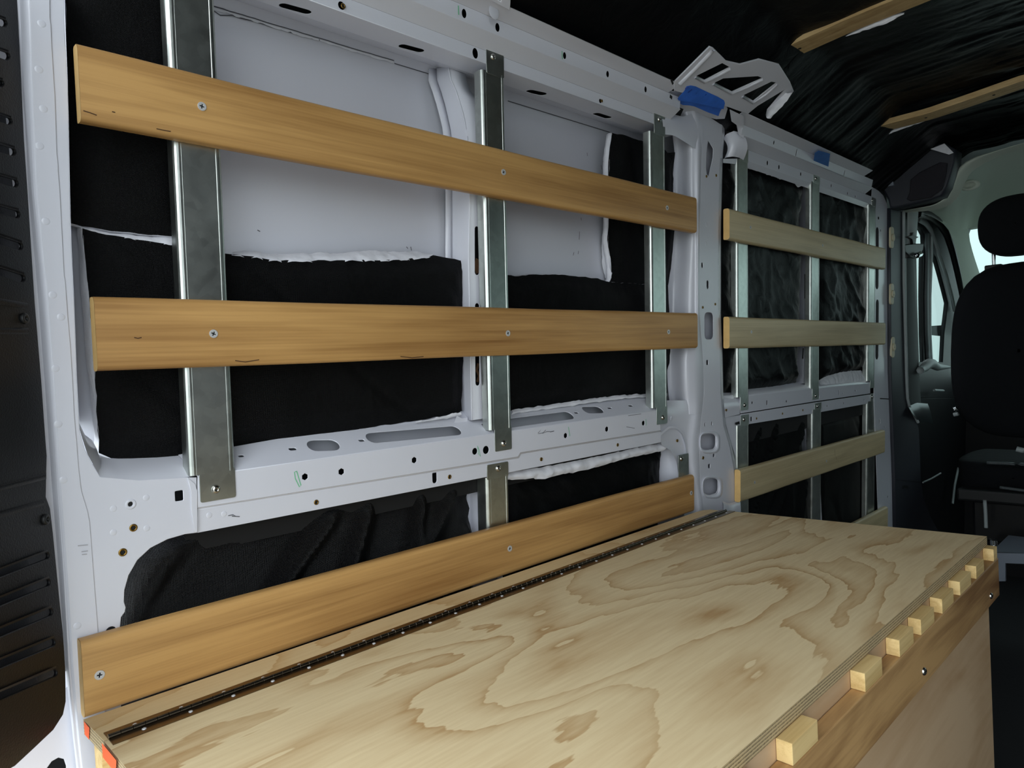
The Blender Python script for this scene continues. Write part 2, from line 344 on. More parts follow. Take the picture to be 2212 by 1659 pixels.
for a, b in (((1268, 330), (1269, 337)), ((1305, 343), (1302, 350)), ((1298, 356), (1300, 366)), ((1255, 470), (1256, 476)), ((1252, 500), (1251, 518)), ((1240, 545), (1238, 552)), ((1250, 542), (1249, 549)), ((556, 497), (562, 500)), ((887, 533), (889, 541)), ((878, 533), (881, 537))):
    ribbon('pen_mark', [a, b], .0007, GREY, wl, skin_W)
# roof, opposite wall
cl = empty('ceiling', (2.2, 0, 2.1), kind='structure')
box('roof_skin', (-.02, -1.06, 2.14), (4.6, 1.06, 2.16), PAINT, cl)
wr = empty('wall_right', (1.6, -1, 0), kind='structure')
box('outer_panel', (0.06, -1.05, 0), (3.1, -1.03, 2.15), SKIN, wr)
box('insulation_panel', (0.2, -1.02, 1.0), (2.9, -.99, 1.9), FAB, wr)
box('belt_rail', (0.1, -.99, .92), (3.0, -.95, 1.08), PAINT, wr, bev=.008)
box('header_rail', (0.1, -.99, 1.8), (3.0, -.9, 1.95), PAINT, wr, bev=.008)
box('lower_insulation_panel', (0.2, -1.02, 0.05), (2.9, -.99, .92), FAB, wr)
box('cab_sill', (3.1, -1.05, 0), (4.5, -1.0, 1.15), PLAST, wr)
box('cab_top_frame', (3.1, -1.05, 1.78), (4.5, -1.0, 2.15), HEADL, wr)
box('cab_pillar', (4.2, -1.05, 1.15), (4.6, -1.0, 1.78), PLAST, wr)
box('window_pane', (3.1, -1.03, 1.15), (4.2, -1.025, 1.78), GLASS, wr)
box('door_outer_skin', (3.1, 1.075, -.05), (4.62, 1.085, 1.16), SKIN, wl)
wf = empty('wall_front', (4.6, 0, 0), kind='structure')
box('firewall', (4.58, -1.0, 0), (4.64, 1.06, 1.1), PLAST, wf)
box('windshield_top_frame', (4.5, -1.0, 1.93), (4.62, 1.06, 2.15), HEADL, wf)
box('windshield_pane', (4.6, -1.0, 1.1), (4.606, 1.0, 1.94), GLASS, wf)

# ------------------------------------------------------------------ channel-wall sheet metal
def strip_round(name, la, lb, da, db, bulge, n=2, k=4, parent=None, m=None):
    """a rounded transition between two lines (pixel polylines) lying at depths da, db"""
    A = [W(*p, da) for p in la]; B = [W(*p, db) for p in lb]
    rows = []
    for i in range(k + 1):
        t = i / k; rows.append([a.lerp(b, t) + ndir * bulge * math.sin(math.pi * t) for a, b in zip(A, B)])
    return loft(name, rows, m or PAINT, parent or wl)
def vline(p, xs):                            # straight line through p towards the X vanishing point
    return [(x, 710 + (p[1] - 710) * (2640 - x) / (2640 - p[0])) for x in xs]

# --- near belt rail
fb = frame_wall(.020)
def H(fr, x, y, kind, w=0, h=0):
    c = PL(x, y, fr[0], fr[3])
    if kind == 'hex': return ngon(c, fr, w, 6, math.pi / 2)
    if kind == 'round': return ngon(c, fr, w, 14)
    return rrect(c, fr, w, h, None if kind == 'slot' else .0015)
bend = vline((1107, 931), (427, 700, 1107, 1300, 1425))
out = on(fb, bend + [(1427, 930), (1124, 978), (1119, 987), (990, 1008), (427, 1097)])
hexs = [(659, 1030, .0052), (737.6, 1019, .0054), (895, 994, .0055), (1222, 941, .0058), (1311, 927, .0062), (1390, 914, .0062)]
hl = [H(fb, x, y, 'hex', r) for x, y, r in hexs] + [H(fb, 1026, 975, 'round', .0062), H(fb, 1050, 972, 'round', .0075)]
sheet('belt_rail', out, hl, fb, .0015, PAINT, wl)
f2 = frame_wall(.0235)
out = on(f2, [(427, 1100), (990, 1011), (1121, 990), (1126, 981), (1428, 932), (1428, 956), (1057, 1029.5), (427, 1151)])
sheet('belt_flange', out, [H(f2, 939, 1031, 'slot', .0095, .021)], f2, .0015, PAINT, wl)
strip_round('belt_crease', [(427, 1097), (990, 1008), (1119, 987), (1124, 978), (1427, 930)], [(427, 1100), (990, 1011), (1121, 990), (1126, 981), (1428, 932)], .0205, .0235, 0, k=1)
loft('belt_underside', blend([W(427, 1151, .0245), W(1057, 1029.5, .0245), W(1428, 956, .0245)], [W(427, 1151, .0245) + Vector((0, .05, .005)), W(1057, 1029.5, .0245) + Vector((0, .05, .005)), W(1428, 956, .0245) + Vector((0, .05, .005))], 1), PAINT, wl)
# ledge above the bend, its own sloping plane
a = W(427, bend[0][1], .02); b = W(1107, 889, .066)
bz = W(1107, 931, .02).z
zb = W(1107, 889, .066).z
lf = frame_pl(WP(.9, bz, .02), (1, 0, 0), WP(0, zb, .066) - WP(0, bz, .02))
bl = [PL(x, y, lf[0], lf[3]) for x, y in bend]
back = [(1425, 846), (1403, 850), (1298, 860), (1209, 873), (1105, 887), (996, 888), (897, 906), (718, 934), (620, 944), (507, 964), (427, 975), (385, 982)]
def cap(p0, p1, w0, fr):                     # slot between two pixel points on a frame
    A = PL(*p0, fr[0], fr[3]); B = PL(*p1, fr[0], fr[3]); t = (B - A).normalized(); s = fr[3].cross(t); r = w0 / 2; o = []
    for i in range(9): a_ = -math.pi / 2 + math.pi * i / 8; o.append(B - t * r + t * (r * math.cos(a_)) + s * (r * math.sin(a_)))
    for i in range(9): a_ = math.pi / 2 + math.pi * i / 8; o.append(A + t * r + t * (r * math.cos(a_)) + s * (r * math.sin(a_)))
    return o
holes = [cap((515, 985.5), (527, 984.5), .0045, lf), cap((624, 970.5), (640, 969.5), .006, lf), cap((775, 952), (787, 951), .005, lf),
         cap((664, 963), (733, 961), .026, lf), cap((792, 947), (994, 929), .026, lf), cap((1041, 918), (1051, 917), .005, lf),
         cap((1085, 916), (1236, 896), .026, lf), cap((1260, 886), (1301, 885), .024, lf), cap((1241, 892), (1249, 891.5), .005, lf),
         cap((1313, 882), (1321, 881.5), .005, lf), cap((1358, 877), (1366, 876), .005, lf)]
sheet('belt_ledge', bl[:1] + bl + on(lf, back) + [], holes, lf, .0012, PAINT, wl)
# inside of the belt box: web behind the slots, black sheet painting the holes' shade
loft('belt_inner_web', blend([WP(.33, bz - .03, .075), WP(1.43, bz - .03, .075)], [WP(.33, zb + .03, .100), WP(1.43, zb + .03, .1)], 1), SKIN, wl)
loft('belt_cavity_shade', blend([WP(.33, bz - .002, .05), WP(1.45, bz - .002, .05)], [WP(.33, bz - .11, .05), WP(1.45, bz - .11, .05)], 1), DARKCAV, wl)
# --- rear pillar with gusset (one pressed sheet)
pil = [(54, -60), (137, -60), (140, 60), (147, 200), (151, 400), (153, 500), (160, 650), (166, 820), (172, 930), (184, 972), (200, 1003), (216, 1030), (300, 1037), (400, 1031), (425, 1031),
       (427, 1151), (400, 1154), (362, 1165), (325, 1184), (297, 1210), (278, 1243), (269, 1275), (268, 1300), (272, 1312), (270, 1322), (262, 1333), (260, 1350), (262, 1450), (262, 1720),
       (210, 1720), (176, 1720), (160, 1600), (148, 1450), (137, 1240), (123, 1050), (109, 820), (95, 640), (73, 420), (62, 200)]
fp = frame_wall(.0205)
holes = [H(fp, 282, 1089, 'round', .0036), H(fp, 387, 1071, 'rect', .010, .0135), H(fp, 240, 1364, 'slot', .012, .012)]
sheet('rear_pillar', on(fp, pil), holes, fp, .0015, PAINT, wl)
seam = [(107.6, -60), (107.6, 0), (108, 40), (110, 52), (112, 100), (119, 210), (123, 329), (126, 358), (126, 368), (130, 420), (136.7, 552), (139, 595), (141, 604), (147, 686), (153, 754), (157, 820),
        (160.8, 896), (166, 957), (170, 1010), (176, 1060), (190, 1106), (194, 1129), (198, 1180), (202.5, 1240), (212.7, 1371), (225, 1500), (240, 1720)]
fs_ = frame_wall(.0185)
ov = seam + [(186, 1720), (172, 1600), (158, 1450), (145, 1240), (131, 1050), (117, 820), (103, 640), (81, 420), (70, 200), (62, -60)]
sheet('overlap_flange', on(fs_, ov), [], fs_, .002, PAINT, wl, bev=.0006)
lx = [(62, -60), (70, 200), (81, 420), (103, 640), (117, 820), (131, 1050), (145, 1240), (158, 1450), (172, 1600), (186, 1720)]
ll = [(40, -60), (50, 200), (62, 420), (82, 640), (96, 820), (112, 1050), (127, 1240), (142, 1450), (158, 1600), (172, 1720)]
strip_round('pillar_edge_roll', lx, ll, .0185, .030, .003, k=4)
lll = [(-30, -60), (-10, 200), (0, 420), (20, 640), (30, 820), (50, 1050), (60, 1240), (70, 1450), (60, 1600), (60, 1720)]
strip_round('pillar_side', ll[:8], lll[:8], .030, .032, 0, k=1)
loft('foot_cavity_shade', [prow0([(40, 1590, .06), (190, 1590, .06)]), prow0([(40, 1800, .06), (190, 1800, .06)])], DARKCAV, wl, smooth=False)  # added black sheet, gives the foot's cut-out its shade
# lower left corner of the pillar with its big oval cut-out
fo = frame_wall(.034)
sheet('pillar_foot', on(fo, [(150, 1480), (175, 1720), (-60, 1720), (-60, 1580), (60, 1560)]), [on(fo, [(100, 1662), (112, 1645), (126, 1637), (138, 1640), (143, 1655), (143, 1700), (95, 1700)])], fo, .002, PAINT, wl)
# side of the recess behind the pillar's edge
pe = [(137, -60), (147, 200), (151, 400), (153, 500), (160, 650), (166, 820), (172, 930), (184, 972), (200, 1003), (216, 1030)]
PE0 = [W(*p, .0205) for p in pe]
PE1 = [p + Vector((.006, .085, .0)) for p in PE0]
PE1[-3:] = [PE0[-3] + Vector((.012, .05, .02)), PE0[-2] + Vector((.012, .045, .03)), PE0[-1] + Vector((.005, .045, .042))]
rows = [[a_.lerp(b_, t) + Vector((.004 * math.sin(math.pi * t), 0, 0)) for a_, b_ in zip(PE0, PE1)] for t in (0, .1, .25, .5, .75, 1)]
loft('pillar_inner_flank', rows, PAINT, wl, n=20)
# ledge of the gusset
gl0 = [W(x, y, .0205) for x, y in ((200, 1003), (216, 1030), (260, 1035), (300, 1037), (350, 1034), (400, 1031), (427, 1027))]
gl1 = [W(x, y, .066) for x, y in ((203, 965), (213, 983), (240, 991), (290, 990), (340, 988), (388, 984), (427, 975))]
loft('gusset_ledge', [[a_.lerp(b_, t) + ndir * .006 * math.sin(math.pi * t) for a_, b_ in zip(gl0, gl1)] for t in (0, .15, .3, .5, .75, 1)], PAINT, wl, n=24)
# overlap strip of gusset over rail
fv = frame_wall(.0185)
sheet('belt_joint_strip', on(fv, [(404, 1030), (422, 1045), (427, 1060), (427, 1150), (420, 1151), (413, 1100), (412, 1060)]), [], fv, .0018, PAINT, wl)
# dimples, rivet nuts, marks on the sheet metal
def dimple(px, py, d, r=.0045, fr=None):
    c = W(px, py, d); vs = [c + ndir * .0006]; fs = []
    k = 14
    for rr, h in ((.55, .00055), (.85, .0003), (1, -.0001)):
        for i in range(k):
            a_ = 2 * math.pi * i / k; vs.append(c + Vector((math.cos(a_), 0, 0)) * r * rr + vdir * math.sin(a_) * r * rr + ndir * h)
    fs += [(0, 1 + i, 1 + (i + 1) % k) for i in range(k)]
    for q in range(2): fs += [(1 + q * k + i, 1 + (q + 1) * k + i, 1 + (q + 1) * k + (i + 1) % k, 1 + q * k + (i + 1) % k) for i in range(k)]
    return mk('spot_weld', vs, fs, PAINT, wl, smooth=True)
for p in ((90, 51), (84, 150), (94, 235), (86, 315), (99, 478), (114, 637), (132, 685), (120, 796), (126, 916), (137, 1037), (167, 1352)): dimple(*p, .0185)
for p in ((245, 1099), (316, 1075), (245, 1150), (317, 1141), (452, 1113), (484, 1110)): dimple(*p, .0205 if p[0] < 430 else .0235)
def ring_mesh(name, r0, r1, h, m, k=16, dome=False):
    prof = [(r1, 0), (r1, h * .6), (r1 * .93, h), (r0 * 1.25, h), (r0, h * .7), (r0, -h * 2)]
    vs = []; fs = []
    for r, z in prof:
        for i in range(k): a_ = 2 * math.pi * i / k; vs.append((r * math.cos(a_), r * math.sin(a_), z))
    for q in range(len(prof) - 1): fs += [(q * k + i, q * k + (i + 1) % k, (q + 1) * k + (i + 1) % k, (q + 1) * k + i) for i in range(k)]
    me = bpy.data.meshes.new(name); me.from_pydata(vs, [], fs); me.materials.append(m)
    for p in me.polygons: p.use_smooth = True
    return me
def head_mesh(name, prof, m, k=16, hexr=0):
    vs = []; fs = []
    for r, z in prof:
        for i in range(k): a_ = 2 * math.pi * i / k; vs.append((r * math.cos(a_), r * math.sin(a_), z))
    for q in range(len(prof) - 1): fs += [(q * k + i, q * k + (i + 1) % k, (q + 1) * k + (i + 1) % k, (q + 1) * k + i) for i in range(k)]
    fs.append(tuple(range((len(prof) - 1) * k, len(prof) * k)))
    me = bpy.data.meshes.new(name); me.from_pydata(vs, [], fs); me.materials.append(m)
    for p in me.polygons[:-1]: p.use_smooth = True
    return me
NUT = ring_mesh('rivet_nut', .0026, .0048, .0012, BRASS)
NUTS = ring_mesh('rivet_nut_small', .0022, .0040, .0012, BRASS)
NUTW = ring_mesh('collar', .0038, .0075, .0014, PAINT)
NUTF = head_mesh('plug', [(.0028, 0), (.0028, .0003)], HOLE)
BH = head_mesh('bolt_head', [(.0064, 0), (.0062, .0012), (.0052, .0028), (.0035, .0038), (.0024, .0040), (.0020, .0026)], BOLT)
MROT = Matrix((Vector((1, 0, 0)), vdir, ndir)).transposed()
def place(me, name, c, parent, scale=1.0, rot=MROT, spin=0):
    o = bpy.data.objects.new(name, me); COL.objects.link(o); o.parent = parent
    o.matrix_local = Matrix.Translation(c - WL[parent.name]) @ rot.to_4x4() @ Matrix.Rotation(spin, 4, 'Z') @ Matrix.Diagonal((scale, scale, scale, 1))
    WL[o.name] = c.copy(); return o
def nut(px, py, d, me=None, s=1.0):
    c = W(px, py, d); place(NUTF, 'rivet_nut_bore', c + ndir * .0002, wl, s); place(me or NUT, 'rivet_nut', c, wl, s)
loft('gusset_cavity_shade', [prow0([(250, 1040, .045), (420, 1040, .045)]), prow0([(250, 1120, .045), (420, 1120, .045)])], DARKCAV, wl, smooth=False)  # added black sheet so the gusset holes look shaded
loft('pillar_cavity_shade', [prow0([(225, 1340, .04), (252, 1340, .04)]), prow0([(225, 1385, .04), (252, 1385, .04)])], DARKCAV, wl, smooth=False)  # black sheet painting the shade inside the oval hole
nut(288, 1140, .0205, s=1.0); nut(265, 1193, .0205, s=1.05)
nut(282, 1089, .0205, NUTW, .85)
for p in ((683, 1085), (971, 1030), (1169, 992), (1334, 961)): nut(*p, .0235, NUTS, 1.0)
# scribbles on the belt rail
for k, (L_, m_, wd) in enumerate([([(641, 1018), (636, 1020), (638, 1034), (647, 1052), (650, 1048), (644, 1028), (641, 1018)], GREEN, .0008), ([(1031, 963), (1035, 972), (1038, 986), (1033, 980), (1032, 966)], GREEN, .0006),
        ([(1228, 922), (1231, 942)], GREEN, .0009), ([(1395, 905), (1396, 919)], GREEN, .0009), ([(493, 1114), (503, 1112), (512, 1116), (501, 1115), (518, 1116)], GREY, .0006),
        ([(1162, 936), (1168, 929), (1163, 937), (1173, 935), (1179, 929), (1172, 936), (1182, 932), (1188, 932)], GREY, .0006), ([(1188, 933), (1197, 931)], GREY, .0008),
        ([(1353, 922), (1371, 925)], GREY, .0005), ([(1357, 898), (1385, 894)], GREY, .0005)]):
    ribbon('ink_mark', L_, wd, m_, wl, lambda x, y: W(x, y, .0194 if not (490 < x < 520) else .0229))
for L_ in (((168, 1179), (190, 1177)), ((176, 1192), (190, 1190)), ((177, 1198), (188, 1197))):
    ribbon('scuff_mark', list(L_), .0006, mat('scuff', (168, 168, 174), .6) if not bpy.data.materials.get('scuff') else bpy.data.materials['scuff'], wl, lambda x, y: W(x, y, .0175 if x < 190 else .0175))

# --- near header: five pressed bands running towards the cab
HX = (110, 440, 700, 950, 1181, 1300, 1415, 1470)
def band(name, pa, da, pb, db, holes=(), th=.0012, xs=HX):
    A = [W(*p, da) for p in vline(pa, xs)]; B = [W(*p, db) for p in vline(pb, xs)]
    fr = frame_pl(A[2], (1, 0, 0), A[2] - B[2])
    O = fr[0]; q = lambda p: PL(p[0], p[1], O, fr[3])
    x0 = q(vline(pa, (xs[0],))[0]).x; x1 = q(vline(pa, (xs[-1],))[0]).x
    pts = [Vector((x0, A[2].y, A[2].z)), Vector((x1, A[2].y, A[2].z)), Vector((x1, B[2].y, B[2].z)), Vector((x0, B[2].y, B[2].z))]
    if pts[3].z < pts[0].z: pass
    hs = []
    for h in holes:
        c = q((h[0], h[1]))
        if h[2] == 'cap': hs.append(cap((h[0], h[1]), h[3], h[4], fr))
        elif h[2] == 'o': hs.append([c + fr[1] * (h[3] * math.cos(2 * math.pi * i / 14)) + fr[2] * (h[4] * math.sin(2 * math.pi * i / 14)) for i in range(14)])
    o = sheet(name, pts, hs, fr, th, PAINT, wl, bev=.0003); return fr
L0, L1, L2, L3, L4, L5 = (1181, 52), (1181, 88), (1181, 119), (1181, 159), (1181, 185), (1181, 214)
D0, D1, D2, D3, D4, D5 = -.045, -.012, -.010, .0195, .0200, .075
band('header_band', L0, D0, L1, D1)
band('header_band', L1, D1, L2, D2, [(1003, 29, 'o', .0055, .0075), (1075, 59, 'o', .0055, .0075), (1220, 120, 'o', .005, .0065), (1313, 160, 'o', .005, .0065), (1395, 193, 'o', .005, .0065)])
band('header_band', L2, D2, L3, D3)
frh = band('header_band', L3, D3, L4, D4, [(1027, 115, 'o', .0068, .0092), (738, 12, 'o', .006, .006), (1297, 218, 'o', .0045, .0045)])
band('header_band', L4, D4, L5, D5, [(603, 10, 'cap', (672, 29), .018), (862, 98, 'cap', (915, 112), .018), (1138, 196, 'cap', (1179, 205), .020), (1283, 245, 'cap', (1318, 256), .020)])
P_ = W(1181, 214, .075)
# curl from the slot band up onto the skin
zc = P_.z
x0_, x1_ = W(*vline(L5, (110,))[0], .075).x, 1.50
loft('header_curl', [[Vector((x, P_.y + .0, P_.z)) for x in (x0_, 1.0, x1_)], [WP(x, zc + .008, .10) for x in (x0_, 1.0, x1_)], [WP(x, zc + .020, .128) for x in (x0_, 1.0, x1_)], [WP(x, zc + .036, .165) for x in (x0_, 1.0, x1_)]], PAINT, wl, n=8)
loft('header_cavity_shade', [[WP(x, 1.96, -.02) for x in (.22, 1.55)], [WP(x, 1.93, .015) for x in (.22, 1.55)], [WP(x, 1.885, .045) for x in (.22, 1.55)], [WP(x, 1.865, .09) for x in (.22, 1.55)]], DARKCAV, wl, smooth=False)  # added black sheet, shade of the header openings as colour
nut(741, 13, .018, NUTS, 1.0); nut(1300, 218, .018, NUTS, .8)
for a_, b_ in (((990, 12), (991, 32)), ((1214, 110), (1215, 128))): ribbon('ink_mark', [a_, b_], .0012, GREEN, wl, lambda x, y: W(x, y, -.014))
dimple(1067, 26, -.032, .012)

# --- mid post (hat section rib) between the two near bays
def prow(spec): return [W(x, y, d) for x, y, d in spec]
fl = prow([(927, 148, .137), (924, 160, .137), (926, 174, .136), (936, 201, .132), (947, 237, .125), (957, 280, .118), (961, 340, .108), (963, 420, .098), (962, 550, .095), (966, 700, .095), (975, 870, .095), (983, 905, .09)])
c1 = prow([(942, 148, .135), (942, 160, .135), (943, 172, .134), (957, 212, .129), (966, 250, .121), (975, 290, .113), (977, 345, .104), (976, 430, .094), (976, 550, .092), (982, 700, .092), (993, 870, .092), (998, 905, .088)])
c2 = prow([(969, 144, .090), (969.5, 155, .090), (971, 166, .089), (987, 201, .082), (999, 240, .072), (1009, 290, .060), (1013, 345, .052), (1014, 430, .045), (1012, 550, .043), (1015, 700, .043), (1018, 870, .043), (1019, 908, .043)])
loft('post_flange', [fl, c1], PAINT, wl, n=30, thick=.0015)
rr_ = [[a_.lerp(b_, t) for a_, b_ in zip(resample(c1, 30), resample(c2, 30))] for t in (0, .06, .5, .94, 1)]
loft('post_side_wall', rr_, PAINT, wl, thick=.0015)
fpost = frame_wall(.043)
# front face: upper curved part then a flat lower part with long slots
c3 = prow([(1005, 153.7, .095), (1006, 165, .094), (1009, 180, .092), (1017, 198, .088), (1029, 211, .082), (1047, 225, .078), (1060, 260, .068), (1066, 300, .058), (1070, 345, .050)])
c2u = prow([(969, 144, .090), (969.5, 155, .090), (971, 166, .089), (979, 184, .086), (987, 201, .082), (993, 220, .077), (1002, 258, .068), (1009, 290, .060), (1013, 345, .052)])
loft('post_face_upper', [c2u, c3], PAINT, wl, n=30, thick=.0015)
pf = on(fpost, [(1014, 345), (1014, 430), (1012, 550), (1015, 700), (1018, 870), (1019, 908), (1075, 900), (1075, 345)])
def vslot(x0, y0, x1, y1, w_, fr): return cap((x0, y0), (x1, y1), w_, fr)
sheet('post_face', pf, [vslot(1029, 352, 1030, 395, .0085, fpost), vslot(1030.5, 489, 1030.5, 594, .0105, fpost), vslot(1031, 655, 1031.5, 750, .0105, fpost), vslot(1031.5, 760, 1032, 833, .0105, fpost)], fpost, .0015, PAINT, wl)
loft('post_cavity_shade', [[WP(W(1005, y, .07).x, W(1005, y, .07).z, .085) for y in (330, 900)], [WP(W(1060, y, .07).x, W(1060, y, .07).z, .085) for y in (330, 900)]], DARKCAV, wl, smooth=False)  # black sheet for the shade inside the long post slots
ribbon('paper_sliver', [(1033, 560), (1029, 575), (1033, 590)], .006, TANP, wl, lambda x, y: W(x, y, .07))
ribbon('paper_sliver', [(1033, 785), (1030, 800), (1035, 812), (1031, 825)], .003, TANP, wl, lambda x, y: W(x, y, .07))
ribbon('post_foot_tab', [(984, 905), (996, 912), (1010, 910)], .007, PAINT, wl, lambda x, y: W(x, y, .055))
# lower post, under the belt
lp = [(1012, 1038), (1012, 1160)]
loft('lower_post', [prow([(1008, 1038, .085), (1012, 1230, .085)]), prow([(1014, 1036, .085), (1019, 1230, .085)]), prow([(1040, 1034, .045), (1046, 1230, .045)]), prow([(1090, 1030, .045), (1096, 1230, .045)])], PAINT, wl, smooth=False, thick=.0015)

# --- B pillar between the near and the far bays
Y_ = [-40, 180, 235, 262, 290, 330, 400, 500, 600, 680, 780, 850, 885, 920, 960, 1000, 1050, 1095, 1130]
def itp(T, y):
    for (a0, b0), (a1, b1) in zip(T, T[1:]):
        if a0 <= y <= a1: return b0 + (b1 - b0) * (y - a0) / (a1 - a0)
    return T[0][1] if y < T[0][0] else T[-1][1]
ridgeL = [(235, 1488), (290, 1498), (330, 1500), (500, 1503), (680, 1503), (780, 1488), (850, 1490), (885, 1496), (920, 1490), (960, 1486), (1000, 1487), (1050, 1500), (1095, 1503), (1130, 1505)]
ridgeR = [(235, 1514), (290, 1518), (330, 1516), (500, 1511), (680, 1511), (780, 1519), (850, 1521), (885, 1517), (920, 1513), (960, 1511), (1000, 1511), (1050, 1513), (1095, 1520), (1130, 1524)]
rightE = [(235, 1560), (290, 1560), (330, 1556), (500, 1552), (680, 1552), (780, 1556), (850, 1557), (885, 1560), (920, 1563), (960, 1575), (1000, 1583), (1050, 1590), (1095, 1597), (1130, 1600)]
leftD = [(235, 1440), (290, 1452), (330, 1458), (376, 1454), (500, 1455), (571, 1449), (617, 1443), (700, 1441), (800, 1441), (850, 1443), (865, 1447)]
fB = frame_wall(.0195)
ysB = [232, 262, 290, 330, 400, 500, 600, 680, 740, 780, 820, 850, 885, 920, 960, 1000, 1050, 1095, 1125]
oB = [(itp(ridgeR, y), y) for y in ysB] + [(itp(rightE, y), y) for y in reversed(ysB)]
dia = [(1530, 304), (1541, 321), (1540, 341), (1531, 380), (1527, 376), (1525, 360), (1526, 330)]
ov1 = lambda x0, y0, x1, y1: rrect(PL((x0 + x1) / 2, (y0 + y1) / 2, fB[0], fB[3]), fB, (PL(x1, (y0 + y1) / 2, fB[0], fB[3]) - PL(x0, (y0 + y1) / 2, fB[0], fB[3])).x, (PL((x0 + x1) / 2, y0, fB[0], fB[3]) - PL((x0 + x1) / 2, y1, fB[0], fB[3])).z, .014)
hB = [on(fB, dia), H(fB, 1517, 573, 'slot', .008, .014), H(fB, 1529, 615, 'slot', .011, .022), ov1(1522, 675, 1541, 733), H(fB, 1528, 783, 'rect', .010, .0125),
      ov1(1514, 936.5, 1546, 972), ov1(1519.6, 1032.6, 1551, 1069), H(fB, 1542, 983, 'rect', .009, .011), H(fB, 1532, 1007, 'rect', .010, .011), H(fB, 1580, 1100, 'rect', .01, .014), H(fB, 1523, 917, 'slot', .005, .01), H(fB, 1538, 915, 'slot', .005, .01)]
sheet('centre_pillar_face', on(fB, oB), hB, fB, .0016, PAINT, wl)
fB2 = frame_wall(.062)
loft('centre_pillar_inner_web', [prow([(itp(ridgeR, y) - 12, y, .05) for y in ysB]), prow([(itp(rightE, y) + 2, y, .05) for y in ysB])], PAINT, wl)
for x, y, a0, b0 in ((1530, 954.5, 17.5, 19.5), (1535.5, 1051, 17.5, 20)):    # raised rims of the two big oval cut-outs
    for dx, rr0, nm in ((2.5, 1.0, 'pressed_rim'),):
        vs = []; fs = []; k = 24
        for q, (sc, dd) in enumerate(((1.0, .021), (1.12, .0165), (1.28, .0165), (1.40, .0198))):
            for i in range(k):
                t = 2 * math.pi * i / k; ct, st = math.cos(t), math.sin(t); e_ = lambda v: math.copysign(abs(v) ** .62, v)
                vs.append(W(x + dx * (sc - 1) * 4 + a0 * sc * e_(ct) * .92, y + (sc - 1) * 4 + b0 * sc * e_(st) * .9, dd))
        for q in range(3): fs += [(q * k + i, q * k + (i + 1) % k, (q + 1) * k + (i + 1) % k, (q + 1) * k + i) for i in range(k)]
        mk(nm, vs, fs, PAINT, wl, smooth=True)
nut(1518, 664, .019, NUTS, .9); nut(1545, 657, .019, NUTS, .9); nut(1518.7, 989, .019, NUTS, 1.1); nut(1526, 381, .019, NUTS, .9); nut(1547, 379, .019, NUTS, .9)
for p in ((1526, 485), (1525, 527)): dimple(*p, .0195, .007)
# ridge and flank
ysF = [y for y in range(235, 896, 20)] 
def flank(y, t):
    xl, xr, xR = itp(leftD, y), itp(ridgeL, y), itp(ridgeR, y)
    if t <= .7: s = t / .7; return W(xl + (xr - xl) * s, y, .085 + (.024 - .085) * smoothstep(s) )
    s = (t - .7) / .3; return W(xr + (xR - xr) * s, y, .024 + (.0195 - .024) * s - .005 * math.sin(math.pi * s))
loft('centre_pillar_flank', [[flank(y, t / 14) for y in ysF] for t in range(15)], PAINT, wl)
ysG = [y for y in range(865, 1131, 12)]
def gus(y, t):                                # gusset joining belt rail and pillar, front at the belt plane
    xl = 1425 if y < 960 else itp([(960, 1428), (975, 1452), (1000, 1462), (1130, 1480)], y)
    xr, xR = itp(ridgeL, y), itp(ridgeR, y)
    if t <= .7: s = t / .7; return W(xl + (xr - xl) * s, y, .026 + .004 * math.sin(math.pi * s) + (0.02 * max(0, (890 - y) / 30) if y < 890 else 0) * (1 - s))
    s = (t - .7) / .3; return W(xr + (xR - xr) * s, y, .026 - .0065 * s - .004 * math.sin(math.pi * s))
loft('belt_gusset', [[gus(y, t / 14) for y in ysG] for t in range(15)], PAINT, wl)
# arc bead on the gusset
arc = [(1425, 940), (1445, 923), (1462, 923), (1475, 935), (1483, 960), (1486, 990)]
ribbon('pressed_bead', arc, .003, PAINT, wl, lambda x, y: W(x, y, .0225))
nut(1463, 952, .027, NUTS, 1.0); dimple(1450, 904, .026, .006)
loft('pillar_lower_recess', [prow([(1425, 966, .07), (1418, 1060, .07)]), prow([(1450, 968, .062), (1452, 1050, .062)]), prow([(1466, 985, .03), (1470, 1050, .03)])], PAINT, wl, n=12)
# soft corner where header meets pillar
cA = [W(x, y, .0205) for x, y in ((1425, 242), (1450, 246), (1475, 252), (1500, 244), (1514, 235))]
cB = [W(x, y, .0205) for x, y in ((1432, 290), (1455, 292), (1478, 306), (1500, 320), (1516, 330))]
loft('header_corner', [[a_.lerp(b_, t) + ndir * .004 * math.sin(math.pi * t) for a_, b_ in zip(cA, cB)] for t in (0, .25, .5, .75, 1)], PAINT, wl, n=14)
# upper joint cover of the pillar (runs up to the roof bow)
hc = [(1415, 183), (1456, 198), (1456, 178), (1470, 180), (1566, 222), (1572, 235), (1564, 262), (1514, 250), (1500, 262), (1470, 262), (1432, 246), (1415, 242)]
fh = frame_pl(W(1500, 240, .018), (1, 0, 0), W(1500, 190, -.035) - W(1500, 240, .018))
sheet('pillar_cap', on(fh, hc), [], fh, .0016, PAINT, wl)
for x0, y0, x1, y1 in ((1450, 172, 1454, 182), (1447, 207, 1452, 212)): ribbon('joint_gap', [(x0, y0), (x1, y1)], .004, DARKCAV, wl, lambda x, y: W(x, y, -.05))
